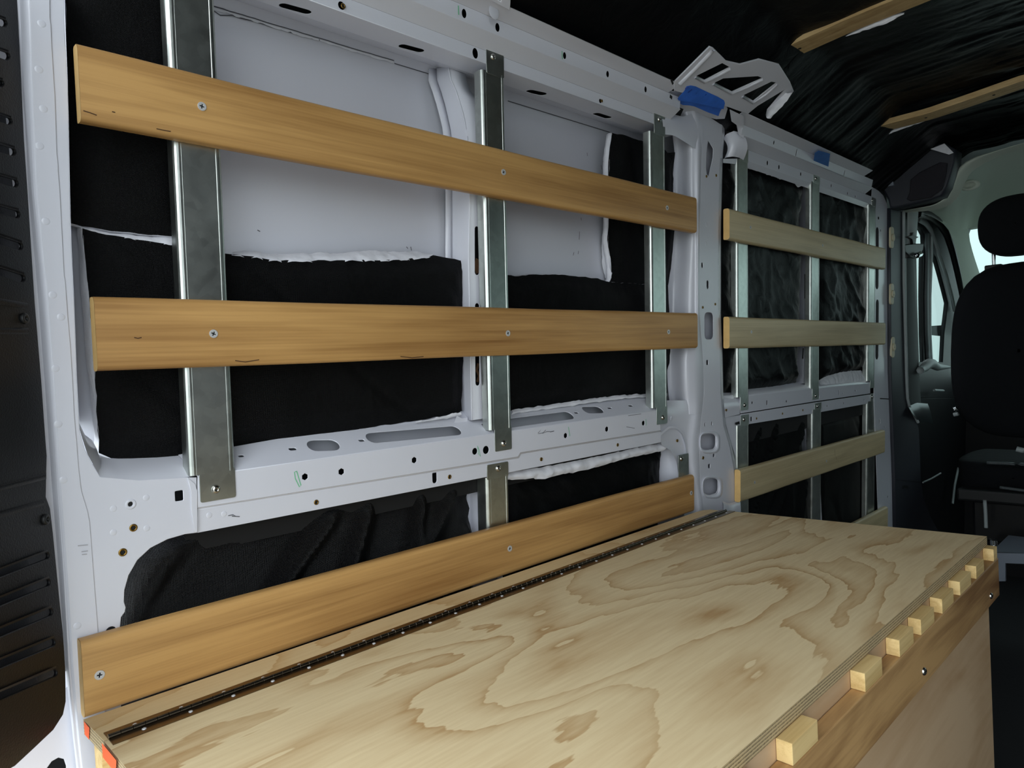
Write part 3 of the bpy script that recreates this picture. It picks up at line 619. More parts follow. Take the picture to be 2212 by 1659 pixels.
# right hand edge flange of the pillar
loft('centre_pillar_return', [prow([(itp(rightE, y), y, .0195) for y in ysB]), prow([(itp(rightE, y) + 5, y, .024) for y in ysB]), prow([(itp(rightE, y) + 6, y, .07) for y in ysB])], PAINT, wl)
loft('pillar_foot_flange', [prow([(1560, 1082, .015), (1574, 1088, .015), (1599, 1080, .015)]), prow([(1563, 1090, .008), (1576, 1096, .006), (1600, 1092, .008)]), prow([(1563, 1140, .006), (1576, 1140, .006), (1602, 1140, .006)])], PAINT, wl, n=8)

# --- far bay: header, belt, post, end pillar
HF = (1605, 1660, 1740, 1820, 1886)
def fband(name, pa, da, pb, db, holes=()):
    return band(name, pa, da, pb, db, holes, xs=HF)
K0, K1, K2, K3, K4, K5 = (1640, 257), (1640, 284), (1640, 306), (1640, 333), (1640, 356), (1640, 371)
fband('far_header_band', K0, -.045, K1, -.015)
fband('far_header_band', K1, -.015, K2, -.010, [(1672, 308, 'o', .004, .006), (1720.6, 330, 'o', .003, .014), (1824, 375, 'o', .003, .013)])
fband('far_header_band', K2, -.010, K3, .018, [(1620, 334, 'o', .004, .005)])
fband('far_header_band', K3, .018, K4, .020, [(1658, 352, 'o', .005, .007), (1683, 361, 'o', .005, .007), (1730, 376, 'o', .005, .006), (1796, 401, 'o', .004, .006), (1831, 418, 'o', .004, .006), (1848, 424.5, 'o', .004, .006)])
fband('far_header_band', K4, .020, K5, .030)
loft('far_header_shade', [[WP(x, 1.96, -.02) for x in (1.8, 3.0)], [WP(x, 1.93, .03) for x in (1.8, 3.0)], [WP(x, 1.86, .04) for x in (1.8, 3.0)]], DARKCAV, wl, smooth=False)  # added black sheet, paints the far header holes' shade
# shiny rounded bracket at the start of the far header
bx = prow([(1563, 300, .04), (1568, 290, .03), (1585, 283, .012), (1600, 286, .0), (1606, 290, -.004)])
bx2 = prow([(1563, 345, .04), (1568, 340, .03), (1582, 338, .016), (1596, 340, .012), (1606, 346, .012)])
loft('header_end_bracket', [[a_.lerp(b_, t) + ndir * .012 * math.sin(math.pi * t) for a_, b_ in zip(resample(bx, 12), resample(bx2, 12))] for t in [i / 8 for i in range(9)]], PAINT, wl)
loft('header_end_link', [prow([(1576, 236, -.03), (1607, 251, -.045)]), prow([(1580, 262, -.02), (1607, 272, -.016)]), prow([(1591, 270, -.01), (1607, 280, -.012)]), prow([(1595, 290, .0), (1607, 300, -.01)])], PAINT, wl, n=6)
loft('bracket_lower_lip', [prow([(1562, 343, .02), (1610, 343, .019)]), prow([(1562, 352, .022), (1610, 356, .021)])], PAINT, wl)
# far belt
BF = [(1600, 858), (1752, 840)]
ffb = frame_wall(.020)
sheet('far_belt_rail', on(ffb, [(1598, 856), (1752, 840), (1880, 828), (1880, 850), (1755, 868), (1600, 893)]), [H(ffb, 1625, 870, 'round', .004), H(ffb, 1657, 870, 'slot', .007, .016), H(ffb, 1699, 867, 'round', .004), H(ffb, 1769, 856, 'slot', .006, .016), H(ffb, 1813, 848, 'slot', .006, .018), H(ffb, 1821, 850, 'round', .003), H(ffb, 1848, 844, 'round', .004)], ffb, .0015, PAINT, wl)
sheet('far_belt_flange', on(frame_wall(.024), [(1600, 895), (1755, 870), (1880, 852), (1880, 871), (1727, 898.5), (1600, 919)]), [H(frame_wall(.024), 1623, 905, 'rect', .009, .013), H(frame_wall(.024), 1787, 877, 'round', .004), H(frame_wall(.024), 1823, 871, 'round', .004), H(frame_wall(.024), 1867, 864, 'round', .004)], frame_wall(.024), .0015, PAINT, wl)
nut(1690, 893.5, .024, NUTS, .9); nut(1634, 904, .024, NUTS, .9); nut(1734, 886, .024, NUTS, .9)
loft('far_belt_ledge', [prow([(1598, 856, .020), (1752, 840, .020), (1880, 828, .020)]), prow([(1600, 850, .024), (1752, 835, .024), (1880, 823, .024)]), prow([(1590, 838, .066), (1735, 824, .066), (1875, 812, .066)])], PAINT, wl, n=10)
loft('far_belt_shade', [[WP(x, 1.17, .04) for x in (1.8, 3.02)], [WP(x, 1.04, .04) for x in (1.8, 3.02)]], DARKCAV, wl, smooth=False)  # black sheet giving the far belt holes a painted shade
e0 = prow([(1561, 848, .05), (1563, 860, .025), (1564, 880, .020), (1566, 902, .022)])
e1 = prow([(1590, 848, .05), (1597, 856, .025), (1599, 870, .020), (1598, 895, .022)])
loft('far_belt_end_cap', blend(e0, e1, 6), PAINT, wl, n=10)
loft('far_lower_end_plate', [prow([(1564, 902, .026), (1580, 960, .026), (1597, 1010, .026)]), prow([(1600, 896, .026), (1598, 960, .026), (1604, 1010, .026)])], PAINT, wl, n=6)
nut(1569, 886, .019, NUTS, .9)
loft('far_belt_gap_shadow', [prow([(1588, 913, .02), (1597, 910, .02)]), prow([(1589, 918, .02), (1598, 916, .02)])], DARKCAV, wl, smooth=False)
# far post
loft('far_post', [prow([(1726, 395, .085), (1727, 560, .08), (1723, 700, .08), (1720, 828, .08)]), prow([(1738, 395, .05), (1738, 560, .045), (1736, 700, .045), (1733, 828, .045)]), prow([(1752, 395, .045), (1752, 560, .045), (1751, 700, .045), (1750, 828, .045)]), prow([(1770, 395, .045), (1770, 560, .045), (1769, 700, .045), (1768, 828, .045)])], PAINT, wl, smooth=False, n=10, thick=.0015)
loft('far_lower_post', [prow([(1728, 900, .08), (1733, 980, .08), (1740, 1045, .08), (1738, 1135, .08)]), prow([(1738, 900, .05), (1741, 980, .05), (1745, 1045, .05), (1747, 1135, .05)]), prow([(1765, 900, .045), (1768, 980, .045), (1772, 1045, .045), (1776, 1135, .045)])], PAINT, wl, smooth=False, n=10, thick=.0015)
for a_, b_ in (((1739, 592), (1739, 645)), ((1735, 752), (1734, 775)), ((1743, 950), (1745, 975)), ((1748, 1075), (1750, 1115))): ribbon('post_slot', [a_, b_], .0045, DARKCAV, wl, lambda x, y: W(x, y, .0435))
# end pillar
fE = frame_wall(.0195)
oE = [(1884, 404), (1898, 412), (1908, 422), (1916, 440), (1920, 470), (1920, 700), (1922, 800), (1926, 900), (1930, 1033), (1932, 1150), (1898, 1150), (1893, 1000), (1888, 860), (1886, 700), (1886, 500), (1882, 440)]
sheet('end_pillar_face', on(fE, oE), [rrect(PL(1895, 558, fE[0], fE[3]), fE, .036, .24, .017), rrect(PL(1895, 712, fE[0], fE[3]), fE, .036, .235, .017), H(fE, 1902.5, 498, 'round', .005), H(fE, 1900, 910, 'slot', .008, .02), H(fE, 1911, 922, 'round', .004), H(fE, 1918, 1073, 'round', .005), H(fE, 1898, 471, 'slot', .02, .01)], fE, .0016, PAINT, wl)
loft('end_pillar_inner_web', [prow([(1878, 400, .05), (1878, 1150, .05)]), prow([(1915, 400, .05), (1925, 1150, .05)])], GPLAST, wl, smooth=False)
loft('end_pillar_edge', [prow([(1920, 455, .019), (1920, 700, .019), (1923, 820, .019), (1928, 930, .019), (1935, 1034, .019)]), prow([(1925, 455, .012), (1925, 700, .012), (1928, 820, .012), (1934, 930, .012), (1938, 1034, .012)])], PAINT, wl, n=12, thick=.002)
ribbon('panel_gap', [(1901, 861), (1921, 862)], .002, DARKCAV, wl, lambda x, y: W(x, y, .018))
ribbon('panel_gap', [(1921, 470), (1920, 700), (1924, 850), (1930, 960)], .0015, GPLAST, wl, lambda x, y: W(x, y, .018))
# ------------------------------------------------------------------ insulation blankets
def in_poly(p, poly):
    x, y = p; c = False; n = len(poly)
    for i in range(n):
        x1, y1 = poly[i]; x2, y2 = poly[i - 1]
        if (y1 > y) != (y2 > y) and x < (x2 - x1) * (y - y1) / (y2 - y1) + x1: c = not c
    return c
def dist_poly(p, poly):
    P = Vector(p); best = 9
    for i in range(len(poly)):
        a = Vector(poly[i - 1]); b = Vector(poly[i]); ab = b - a; t = max(0, min(1, (P - a).dot(ab) / max(ab.length_squared, 1e-12)))
        best = min(best, (P - a - ab * t).length)
    return best
def wrinkle(u, v, seed, kind):
    f = lambda a, b, c=0: noise.noise(Vector((a + seed, b - seed, c + seed * .7)))
    h = .005 * f(u * 5, v * 5)
    if kind == 'calm': h += .0022 * f(u * 14, v * 9, 2) - .003 * max(0, 1 - abs(f(u * 3.1 + v * 2, v * 2.2, 5)) * 16)
    elif kind == 'folds':
        a = u * 9 - v * 5; b = v * 2.2 + u * 1.0
        r = 1 - abs(f(a, b, 3)) * 3.2
        h += .020 * max(0, r) ** 1.5 + .005 * f(u * 12, v * 7, 4)
    elif kind == 'crumple':
        for s, am in ((7, .010), (15, .005), (31, .0022)):
            r = 1 - abs(f(u * s + .4 * v * s, v * s * .8, s)) * 2.4; h += am * max(0, r) ** 2
    return h
def blanket(name, px, d, label, group=None, kind='calm', seed=0.0, step=.010, thick=.016, mt=None, puff=.010, jag=.0012):
    fr = frame_wall(d); O, U, V, Nn = fr
    P2 = []
    for a in on(fr, px): P2.append(((a - O).dot(U), (a - O).dot(V)))
    # subdivide the cut edge and roughen it
    B = []
    for i in range(len(P2)):
        a = Vector(P2[i]); b = Vector(P2[(i + 1) % len(P2)]); n = max(1, int((b - a).length / step)); t = (b - a).normalized() if (b - a).length > 0 else Vector((1, 0)); s = Vector((-t.y, t.x))
        for k in range(n):
            q = a.lerp(b, k / n)
            if k: q = q + s * jag * noise.noise(Vector((q.x * 60, q.y * 60, seed))) * 2
            B.append((q.x, q.y))
    xs = [p[0] for p in B]; ys = [p[1] for p in B]; G = []
    nx = int((max(xs) - min(xs)) / step); ny = int((max(ys) - min(ys)) / step)
    for i in range(1, nx):
        for j in range(1, ny):
            p = (min(xs) + i * step, min(ys) + j * step)
            if in_poly(p, B) and dist_poly(p, B) > step * .45: G.append(p)
    pts = [Vector(p) for p in B + G]; nb = len(B)
    vs, _, fs, *_r = geometry.delaunay_2d_cdt(pts, [], [list(range(nb))], 1, 1e-6)
    out = []
    for v in vs:
        e = dist_poly((v.x, v.y), B)
        h = puff * smoothstep(e / .035) + wrinkle(v.x, v.y, seed, kind) * smoothstep(e / .02)
        out.append(O + U * v.x + V * v.y + Nn * h)
    c = sum(out, Vector()) / len(out); c.z = min(p.z for p in out)
    root = empty(name, c, label, 'insulation', group)
    faces = [tuple(f) for f in fs]
    o = mk('facing', out, faces, mt or FAB, root, smooth=True)
    # white batting showing along the cut edge
    k = nb; ev = []; cen = Vector((sum(xs) / k, sum(ys) / k))
    for rr, (off, back) in enumerate(((.0, .0006), (.0015, thick * .5), (.0, thick), (-.01, thick + .002))):
        for i in range(k):
            a = Vector(B[i - 1]); b = Vector(B[(i + 1) % k]); t = (b - a).normalized(); s = Vector((t.y, -t.x))
            if rr == 0 and i == 0:
                area = sum(B[q][0] * B[(q + 1) % k][1] - B[(q + 1) % k][0] * B[q][1] for q in range(k)); sg = 1 if area > 0 else -1
            q = Vector(B[i]) + s * sg * (off + .0012 * noise.noise(Vector((i * .7, rr * 3., seed))))
            ev.append(O + U * q.x + V * q.y - Nn * back)
    ef = [(r * k + i, r * k + (i + 1) % k, (r + 1) * k + (i + 1) % k, (r + 1) * k + i) for r in range(3) for i in range(k)]
    mk('batting', ev, ef, BAT, root, smooth=True)
    return root
def fluff(parent, la, lb, da, db, seed=0, amp=.005, k=5, n=60, name='torn_batting'):
    A = resample([W(*p, da) for p in la], n); B = resample([W(*p, db) for p in lb], n); rows = []
    for i in range(k + 1):
        t = i / k; row = []
        for a, b in zip(A, B):
            q = a.lerp(b, t); nn = noise.noise(Vector((q.x * 55, q.z * 55, seed))) + .5 * noise.noise(Vector((q.x * 140, q.z * 140, seed)))
            row.append(q + ndir * (amp * (math.sin(math.pi * t) + nn * .8)) + (vdir * .003 * nn if i in (0, k) else Vector()))
        rows.append(row)
    return loft(name, rows, BAT, parent)
b1 = blanket('insulation_blanket', [(142, -70), (142, 200), (146, 480), (178, 489), (240, 499), (300, 505), (400, 512), (400, -70)], .070, 'black woven insulation blanket at top left behind the end of the top near slat', kind='calm', seed=1.3, mt=FAB)
b2 = blanket('insulation_blanket', [(178, 493), (183, 550), (189, 610), (192, 650), (200, 740), (205, 820), (208, 890), (214, 950), (213, 978), (240, 990), (300, 990), (385, 985), (507, 967), (620, 948), (718, 936), (810, 922), (897, 909), (960, 898), (994, 892), (999, 830), (1001, 780), (999, 700), (1003, 640), (1006, 575), (1003, 563), (960, 556), (935, 551), (925, 556), (860, 561), (740, 562), (660, 563), (590, 562), (556, 555), (482, 547), (385, 531), (340, 524), (290, 517), (230, 507)], .066, 'wide black insulation blanket crossing behind the middle near slat, left of the white post', seed=4.2, kind='calm')
fluff(b2, [(160, 486), (240, 502), (300, 507), (395, 514)], [(178, 494), (240, 510), (300, 521), (395, 534)], .078, .066, 1, .003)
fluff(b2, [(166, 492), (172, 560), (173, 610), (180, 690), (186, 780), (194, 840), (199, 900), (204, 950), (200, 966)], [(178, 493), (183, 550), (189, 610), (197, 690), (203, 790), (207, 870), (214, 950), (213, 985), (208, 990)], .085, .066, 2, .003)
fluff(b2, [(500, 545), (530, 541), (560, 545), (600, 549), (660, 547), (740, 546), (800, 541), (840, 544), (890, 543), (930, 548)], [(500, 551), (556, 557), (590, 565), (660, 566), (740, 565), (800, 564), (860, 563), (925, 558), (932, 553)], .092, .064, 3, .006)
fluff(b2, [(897, 912), (960, 898), (994, 889)], [(897, 914), (960, 905), (996, 897)], .06, .06, 5, .002)
b3 = blanket('insulation_blanket', [(1085, 592), (1113, 597), (1150, 593), (1220, 594), (1250, 598), (1285, 601), (1316, 609), (1360, 612), (1443, 617), (1447, 700), (1448, 760), (1446, 785), (1441, 800), (1440, 852), (1403, 854), (1345, 857), (1298, 861), (1209, 874), (1105, 889), (1085, 892)], .068, 'black insulation blanket crossing behind the middle near slat, right of the white post', seed=8.8)
fluff(b3, [(1105, 886), (1209, 871), (1298, 858), (1345, 853), (1440, 850)], [(1105, 895), (1209, 880), (1280, 870), (1320, 865), (1345, 861), (1440, 857)], .064, .058, 6, .003)
fluff(b3, [(1399, 790), (1400, 800), (1402, 812)], [(1403, 788), (1405, 800), (1405, 814)], .055, .05, 7, .004)
b4 = blanket('insulation_blanket', [(1322, 287), (1317, 320), (1314, 360), (1314, 420), (1315, 480), (1312, 520), (1318, 555), (1321, 575), (1321, 600), (1316, 610), (1360, 613), (1443, 618), (1450, 571), (1457, 498), (1452, 410), (1455, 386), (1453, 376), (1458.5, 329), (1442, 330), (1436, 323), (1420, 318), (1396, 308), (1380, 303), (1350, 292)], .072, 'tall black insulation strip behind the third channel, under the near header', seed=11.1)
fluff(b4, [(1314, 290), (1308, 340), (1306, 400), (1306, 480), (1300, 530), (1300, 570), (1308, 600), (1316, 610)], [(1322, 288), (1317, 320), (1314, 400), (1314, 480), (1313, 520), (1319, 560), (1321, 590), (1319, 608)], .100, .070, 8, .004)
b5 = blanket('insulation_blanket', [(230, 1500), (240, 1250), (270, 1190), (330, 1158), (420, 1140), (520, 1120), (760, 1075), (1000, 1035), (1008, 1047), (1012, 1060), (1006, 1075), (1014, 1098), (1011, 1116), (1019, 1150), (1022, 1330), (600, 1520), (300, 1640)], .062, 'heavily folded black insulation blanket above the left half of the lowest near slat', kind='folds', seed=3.1, step=.008, mt=FABS)
b6 = blanket('insulation_blanket', [(1085, 1036), (1110, 1036), (1179, 1031), (1205, 1024), (1268, 1012), (1320, 997), (1358, 986), (1400, 977), (1427, 972), (1428, 982), (1424, 1018), (1420, 1160), (1085, 1280)], .058, 'black insulation blanket above the right half of the lowest near slat', kind='crumple', seed=6.4, mt=FAB)
fluff(b6, [(1085, 1022), (1150, 1012), (1200, 1004), (1300, 984), (1380, 966), (1440, 954)], [(1085, 1037), (1150, 1034), (1175, 1036), (1205, 1026), (1268, 1015), (1358, 989), (1432, 974)], .040, .034, 9, .006)
b7 = blanket('insulation_blanket', [(1552, 350), (1600, 357), (1640, 368), (1675, 379), (1700, 388), (1722, 395), (1735, 402), (1724, 470), (1727, 560), (1723, 700), (1720, 826), (1660, 836), (1552, 852)], .050, 'crumpled black insulation blanket in the left upper bay of the far section', kind='crumple', seed=2.2, mt=FABW, step=.012)
fluff(b7, [(1615, 358), (1660, 372), (1700, 384), (1724, 394), (1760, 398)], [(1615, 363), (1650, 374), (1680, 385), (1710, 391), (1726, 404), (1740, 399), (1760, 401)], .04, .034, 10, .005)
b8 = blanket('insulation_blanket', [(1762, 400), (1800, 415), (1840, 430), (1878, 446), (1878, 500), (1876, 700), (1875, 802), (1816, 806), (1785, 815), (1768, 824)], .050, 'black insulation blanket in the right upper bay of the far section', kind='crumple', seed=5.7, mt=FABW, step=.012)
fluff(b8, [(1768, 822), (1785, 812), (1816, 804), (1840, 801), (1878, 800)], [(1768, 840), (1800, 838), (1840, 833), (1878, 828)], .045, .028, 11, .006)
b9 = blanket('insulation_blanket', [(1596, 905), (1616, 916), (1730, 898), (1728, 925), (1731, 950), (1733, 985), (1736, 1040), (1741, 1080), (1738, 1150), (1596, 1140)], .055, 'black insulation blanket in the left lower bay of the far section', kind='folds', seed=9.7, mt=FAB, step=.012)
b10 = blanket('insulation_blanket', [(1766, 905), (1790, 900), (1830, 890), (1870, 876), (1884, 876), (1890, 1150), (1766, 1150)], .055, 'black insulation blanket in the right lower bay of the far section', kind='calm', seed=7.7, mt=FAB, step=.012)
fluff(b10, [(1774, 888), (1820, 880), (1866, 872)], [(1774, 903), (1820, 893), (1850, 884), (1868, 875)], .05, .045, 12, .003)

# ------------------------------------------------------------------ galvanised channels
def channel(label, X0, X1, z_top, z_bot, tab_top, tab_bot, bolts, d=.0185, lip=.019, group=None, tin=.17):
    """C-section with tabs; X0..X1 face, z range of the folded part, tabs run on beyond; d = face depth"""
    loc = WP((X0 + X1) / 2, min(z_bot, tab_bot or z_bot), d)
    root = empty('metal_channel', loc, label, 'channel', group)
    r = .0055; prof = [(X0, lip), (X0, r)]
    for i in range(1, 5): a = math.pi / 2 * i / 4; prof.append((X0 + r - r * math.cos(a), r - r * math.sin(a)))
    prof += [(X0 + .0075, 0), (X0 + .008, .0006), (X0 + .0088, .0006), (X1 - .0078, .0006), (X1 - .007, .0006), (X1 - .0064, 0)]
    for i in range(0, 5): a = math.pi / 2 * i / 4; prof.append((X1 - r + r * math.sin(a), r - r * math.cos(a)))
    prof.append((X1, lip))
    rows = [[WP(x, z_bot + (z_top - z_bot) * t, d + dd) for x, dd in prof] for t in (0, .25, .5, .75, 1)]
    o = loft('channel_body', rows, GALV, root, smooth=False, thick=.0014, side=-1)
    fr = frame_wall(d)
    tx0 = X0 + (X1 - X0) * tin
    for z0, z1 in ((z_top - .004, tab_top), (tab_bot, z_bot + .004)):
        if z0 is None or z1 is None: continue
        dt = d - (.0012 if z0 > z_bot + .02 else .0004); c = WP((tx0 + X1) / 2, (z0 + z1) / 2, dt)
        sheet('end_tab', rrect(c, frame_wall(dt), X1 - tx0, abs(z1 - z0), .003), [], frame_wall(dt), .0012, GALV, root, bev=.0003)
    for (px, py) in bolts: place(BH, 'bolt', W(px, py, d - .001), root, random.uniform(.95, 1.05) * .98)
    return root
def xz(px, py, d=.0185): p = W(px, py, d); return p.x, p.z
def ch(label, face_px, top, bot, tabt, tabb, bolts, group=None, **k):
    (xl, xr, yy) = face_px; X0 = xz(xl, yy)[0]; X1 = xz(xr, yy)[0]
    z = lambda p: None if p is None else xz(*p)[1]
    return channel(label, X0, X1, z(top), z(bot), z(tabt), z(tabb), bolts, group=group, **k)
ch('widest galvanised channel, leftmost of all, running behind the left ends of the upper near slats', (401, 500, 850), (400, -80), (470, 1020), None, (466, 1081), [(466, 1057)], tin=.2)
ch('galvanised upright channel with black top plate, over the white post in the near section', (1057, 1103, 850), (1048, 152), (1064, 929), (1062, 106), (1088, 973), [(1065, 123), (1088, 958)], tin=.2)
ch('galvanised upright channel near the right ends of the two upper near slats', (1410, 1441, 850), (1404, 282), (1415, 881), (1424, 244), (1430, 916), [(1424, 258), (1432, 902)], tin=.25)
ch('short galvanised channel hanging below the belt rail, in line with the black-topped channel', (1057, 1103, 1130), (1040, 1036), (1070, 1200), (1076, 1001), None, [(1076, 1012)], d=.0225, tin=.0, lip=.026)
ch('short galvanised channel above the right end of the lowest near slat', (1468, 1490, 1020), (1460, 1040), (1470, 1090), (1471, 983), None, [(1472, 991)], d=.0225, tin=.0)
ch('first galvanised channel of the far upper row, beside the white pillar', (1593, 1616, 640), (1595, 343), (1596, 858), (1604, 314), (1610, 886), [(1604, 325), (1608.6, 875)], tin=.25)
ch('middle galvanised channel of the far upper row', (1752, 1769.5, 640), (1755, 392), (1752.7, 840), (1762, 379), (1762, 863), [(1762, 386), (1762, 855)], tin=.2)
ch('last galvanised channel of the far upper row, beside the cab end', (1876, 1890, 640), (1876, 440), (1875, 823), (1883, 426), (1885, 838), [(1884, 433)], tin=.35)
ch('first galvanised channel of the far lower row, beside the foot of the white pillar', (1596, 1620, 960), (1594, 920), (1600, 1150), (1607, 897), None, [(1607, 906)], tin=.25, d=.0225)
ch('middle galvanised channel of the far lower row', (1758, 1776, 960), (1757, 885), (1760, 1150), (1766, 871), None, [(1765.6, 877.5)], tin=.2, d=.0225)
ch('last galvanised channel of the far lower row, beside the cab end', (1876, 1892, 960), (1876, 868), (1890, 1150), (1886, 850), None, [(1884, 857)], tin=.35, d=.0225)

# ------------------------------------------------------------------ slats
def cross_screw_mesh():
    fr = (Vector((0, 0, 0)), Vector((1, 0, 0)), Vector((0, 1, 0)), Vector((0, 0, 1)))
    R0 = .0056; ring = [Vector((R0 * math.cos(2 * math.pi * i / 20), R0 * math.sin(2 * math.pi * i / 20), 0)) for i in range(20)]
    a, b = .0008, .0030; plus = [(a, b), (-a, b), (-a, a), (-b, a), (-b, -a), (-a, -a), (-a, -b), (a, -b), (a, -a), (b, -a), (b, a), (a, a)]
    o = sheet('tmp_screw', ring, [[Vector((x, y, 0)) for x, y in plus]], fr, .0009, SCREW, None, bev=.0002)
    me = o.data.copy(); off = WL[o.name]
    for v in me.vertices: v.co += off + Vector((0, 0, .0007))
    bpy.data.objects.remove(o)
    bm = bmesh.new(); bm.from_mesh(me); me.materials.append(HOLE)
    vs = [bm.verts.new((R0 * .9 * math.cos(2 * math.pi * i / 12), R0 * .9 * math.sin(2 * math.pi * i / 12), -.0001)) for i in range(12)]
    f = bm.faces.new(vs); f.material_index = 1; bm.to_mesh(me); bm.free(); me.name = 'screw_head'
    return me
SCR = cross_screw_mesh()
def slat(label, X0, X1, zl, zr, screws, wd=.0885, name='wooden_slat', th=.018, sc=1.0, group=None, m=None, mark=()):
    L = WP(X0, zl); Rr = WP(X1, zr); ax = (Rr - L).normalized(); up = ndir.cross(ax) * -1
    if up.z < 0: up = -up
    org = L.copy(); root = empty(name, org, label, 'slat', group)
    r = .0075; prof = []
    for cx_, cy_, a0, rad in ((wd / 2 - r, -r, 0, r), (-wd / 2 + r, -r, 90, r), (-wd / 2 + .004, -th + .004, 180, .004), (wd / 2 - .004, -th + .004, 270, .004)):
        for i in range(6): a = math.radians(a0 + 90 * i / 5); prof.append((cx_ + rad * math.cos(a), cy_ + rad * math.sin(a)))
    k = len(prof); vs = []; n = 24
    for j in range(n + 1):
        c = L.lerp(Rr, j / n); bow = .0012 * math.sin(j * .7 + X0 * 5)
        e = .9965 if j in (0, n) else 1.0
        for u, v in prof: vs.append(c + up * (u * e + bow * .3) + ndir * v)
    fs = [(j * k + i, j * k + (i + 1) % k, (j + 1) * k + (i + 1) % k, (j + 1) * k + i) for j in range(n) for i in range(k)]
    o = mk('board', vs, fs, m or SLAT, root, smooth=True)
    for j, off in ((0, 0), (n, 0)):
        c = L if j == 0 else Rr
        q = [c + ax * (-.0002 if j == 0 else .0002) + up * u * .996 + ndir * v for u, v in prof]
        mk('end_grain_face', q, [tuple(range(k))] if j else [tuple(reversed(range(k)))], ENDG, root)
    for (px, py) in screws: place(SCR, 'screw', W(px, py, 0) + ndir * .0003, root, sc, spin=random.uniform(0, 1.5))
    for L_ in mark: ribbon('crack', L_, .0006, mat('dark_crack', (70, 42, 16), .8) if not bpy.data.materials.get('dark_crack') else bpy.data.materials['dark_crack'], root, lambda x, y: W(x, y, -.0003))
    return root
slat('long honey-coloured wooden slat, topmost in the near section', .222, 1.5685, 1.654, 1.6545, [(436, 230), (1087.5, 372), (1441, 449)], mark=([(180, 239), (196, 244), (209, 249)], [(338, 278), (352, 281), (369, 284)], [(242, 241), (249, 243)]))
slat('long honey-coloured wooden slat at camera height, middle one in the near section', .2245, 1.5695, 1.364, 1.366, [(461, 721), (1097, 720), (1444, 717)], mark=([(290, 729), (298, 731), (306, 729)], [(865, 770), (890, 773), (915, 770)], [(508, 779), (530, 782), (560, 777)]))
slat('long honey-coloured wooden slat, lowest in the near section, just behind the box lid', .191, 1.548, .9565, .9535, [(215, 1458), (1101, 1185), (1493, 1065)], wd=.094)
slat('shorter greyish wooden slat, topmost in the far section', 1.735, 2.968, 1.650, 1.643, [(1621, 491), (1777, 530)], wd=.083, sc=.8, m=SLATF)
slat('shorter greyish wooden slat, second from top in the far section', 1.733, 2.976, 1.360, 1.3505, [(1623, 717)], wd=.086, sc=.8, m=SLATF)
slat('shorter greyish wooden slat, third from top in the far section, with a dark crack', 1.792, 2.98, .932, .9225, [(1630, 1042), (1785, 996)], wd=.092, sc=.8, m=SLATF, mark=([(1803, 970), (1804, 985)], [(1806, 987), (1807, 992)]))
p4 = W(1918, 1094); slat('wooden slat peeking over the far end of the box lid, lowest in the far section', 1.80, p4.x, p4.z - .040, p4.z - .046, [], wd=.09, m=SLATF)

# ------------------------------------------------------------------ storage box
ZL = .9115; TL = .0175
bx = empty('storage_box', (.9, .63, 0.0), 'plywood storage box with a hinged veneered lid and a wooden rail along its front', 'box')
def prism(name, poly, z0, z1, m, parent, edge=None, bev=0, parentless=False):
    n = len(poly); vs = [Vector((x, y, z0)) for x, y in poly] + [Vector((x, y, z1)) for x, y in poly]
    fs = [tuple(reversed(range(n))), tuple(range(n, 2 * n))] + [(i, (i + 1) % n, n + (i + 1) % n, n + i) for i in range(n)]
    o = mk(name, vs, fs, m, parent, bev=0)
    if edge:
        o.data.materials.append(edge)
        for p in o.data.polygons:
            if abs(p.normal.z) < .5: p.material_index = 1
    return o
ly = .3355; hy = .8695
far_b = ZP(1519, 1102, ZL); far_h = ZP(1575, 1104, ZL); far_c = ZP(2128, 1158, ZL)
prism('lid', [(.1945, ly + .003), (far_c.x, ly), (far_h.x, hy - .0015), (.1915, hy - .0015)], ZL - TL, ZL, PLY, bx, PLYE)
strip = [(.1915, hy + .0015), (far_h.x - .002, hy + .0015), (far_b.x + .015, far_b.y - .012), (far_b.x, far_b.y), (far_b.x - .02, far_b.y + .003), (.1885, .9455)]
prism('rear_board', strip, ZL - TL, ZL, PLY2, bx, PLYE)
prism('front_panel', [(.205, .339), (1.637, .339), (1.637, .356), (.205, .356)], .02, ZL - TL - .001, PLYS, bx)
prism('end_panel', [(.203, .357), (.220, .357), (.220, .930), (.203, .930)], .02, ZL - TL - .001, PLYS, bx)
prism('end_panel', [(1.60, .357), (1.617, .357), (1.57, .91), (1.55, .91)], .02, ZL - TL - .001, PLYS, bx)
prism('back_panel', [(.22, .915), (1.55, .905), (1.55, .92), (.22, .93)], .02, ZL - TL - .001, PLYS, bx)
box('corner_batten', (.196, .905, .02), (.203, .937, ZL - TL - .001), BLK, bx)
for a_, b_ in (((.9415), (.918)), ((.868), (.815))):
    f_ = lambda y: .1885 + (.9455 - y) * (.006 / .61)
    mk('orange_mark', [Vector((f_(a_) - .0004, a_, ZL - TL + .001)), Vector((f_(b_) - .0004, b_ + (.006), ZL - TL + .001)), Vector((f_(b_) - .0004, b_, ZL - .0005)), Vector((f_(a_) - .0004, a_, ZL - .0005))], [(0, 1, 2, 3)], ORANGE, bx)
rz1 = .8685; rz0 = .7935
rail = [Vector((x, y, z)) for x in (.30, 1.636) for (y, z) in ((.3195, rz0), (.3195, rz1), (.3385, rz1), (.3385, rz0))]
mk('front_rail', rail, [(0, 1, 2, 3), (7, 6, 5, 4), (0, 4, 5, 1), (1, 5, 6, 2), (2, 6, 7, 3), (3, 7, 4, 0)], RAILW, bx, bev=.0015)
def blk(cx_, cy_): return 1560 + cx_ * .3129, 1140 + cy_ * .3129
tops = ZL - TL - .0015
blocks = []; lens = []
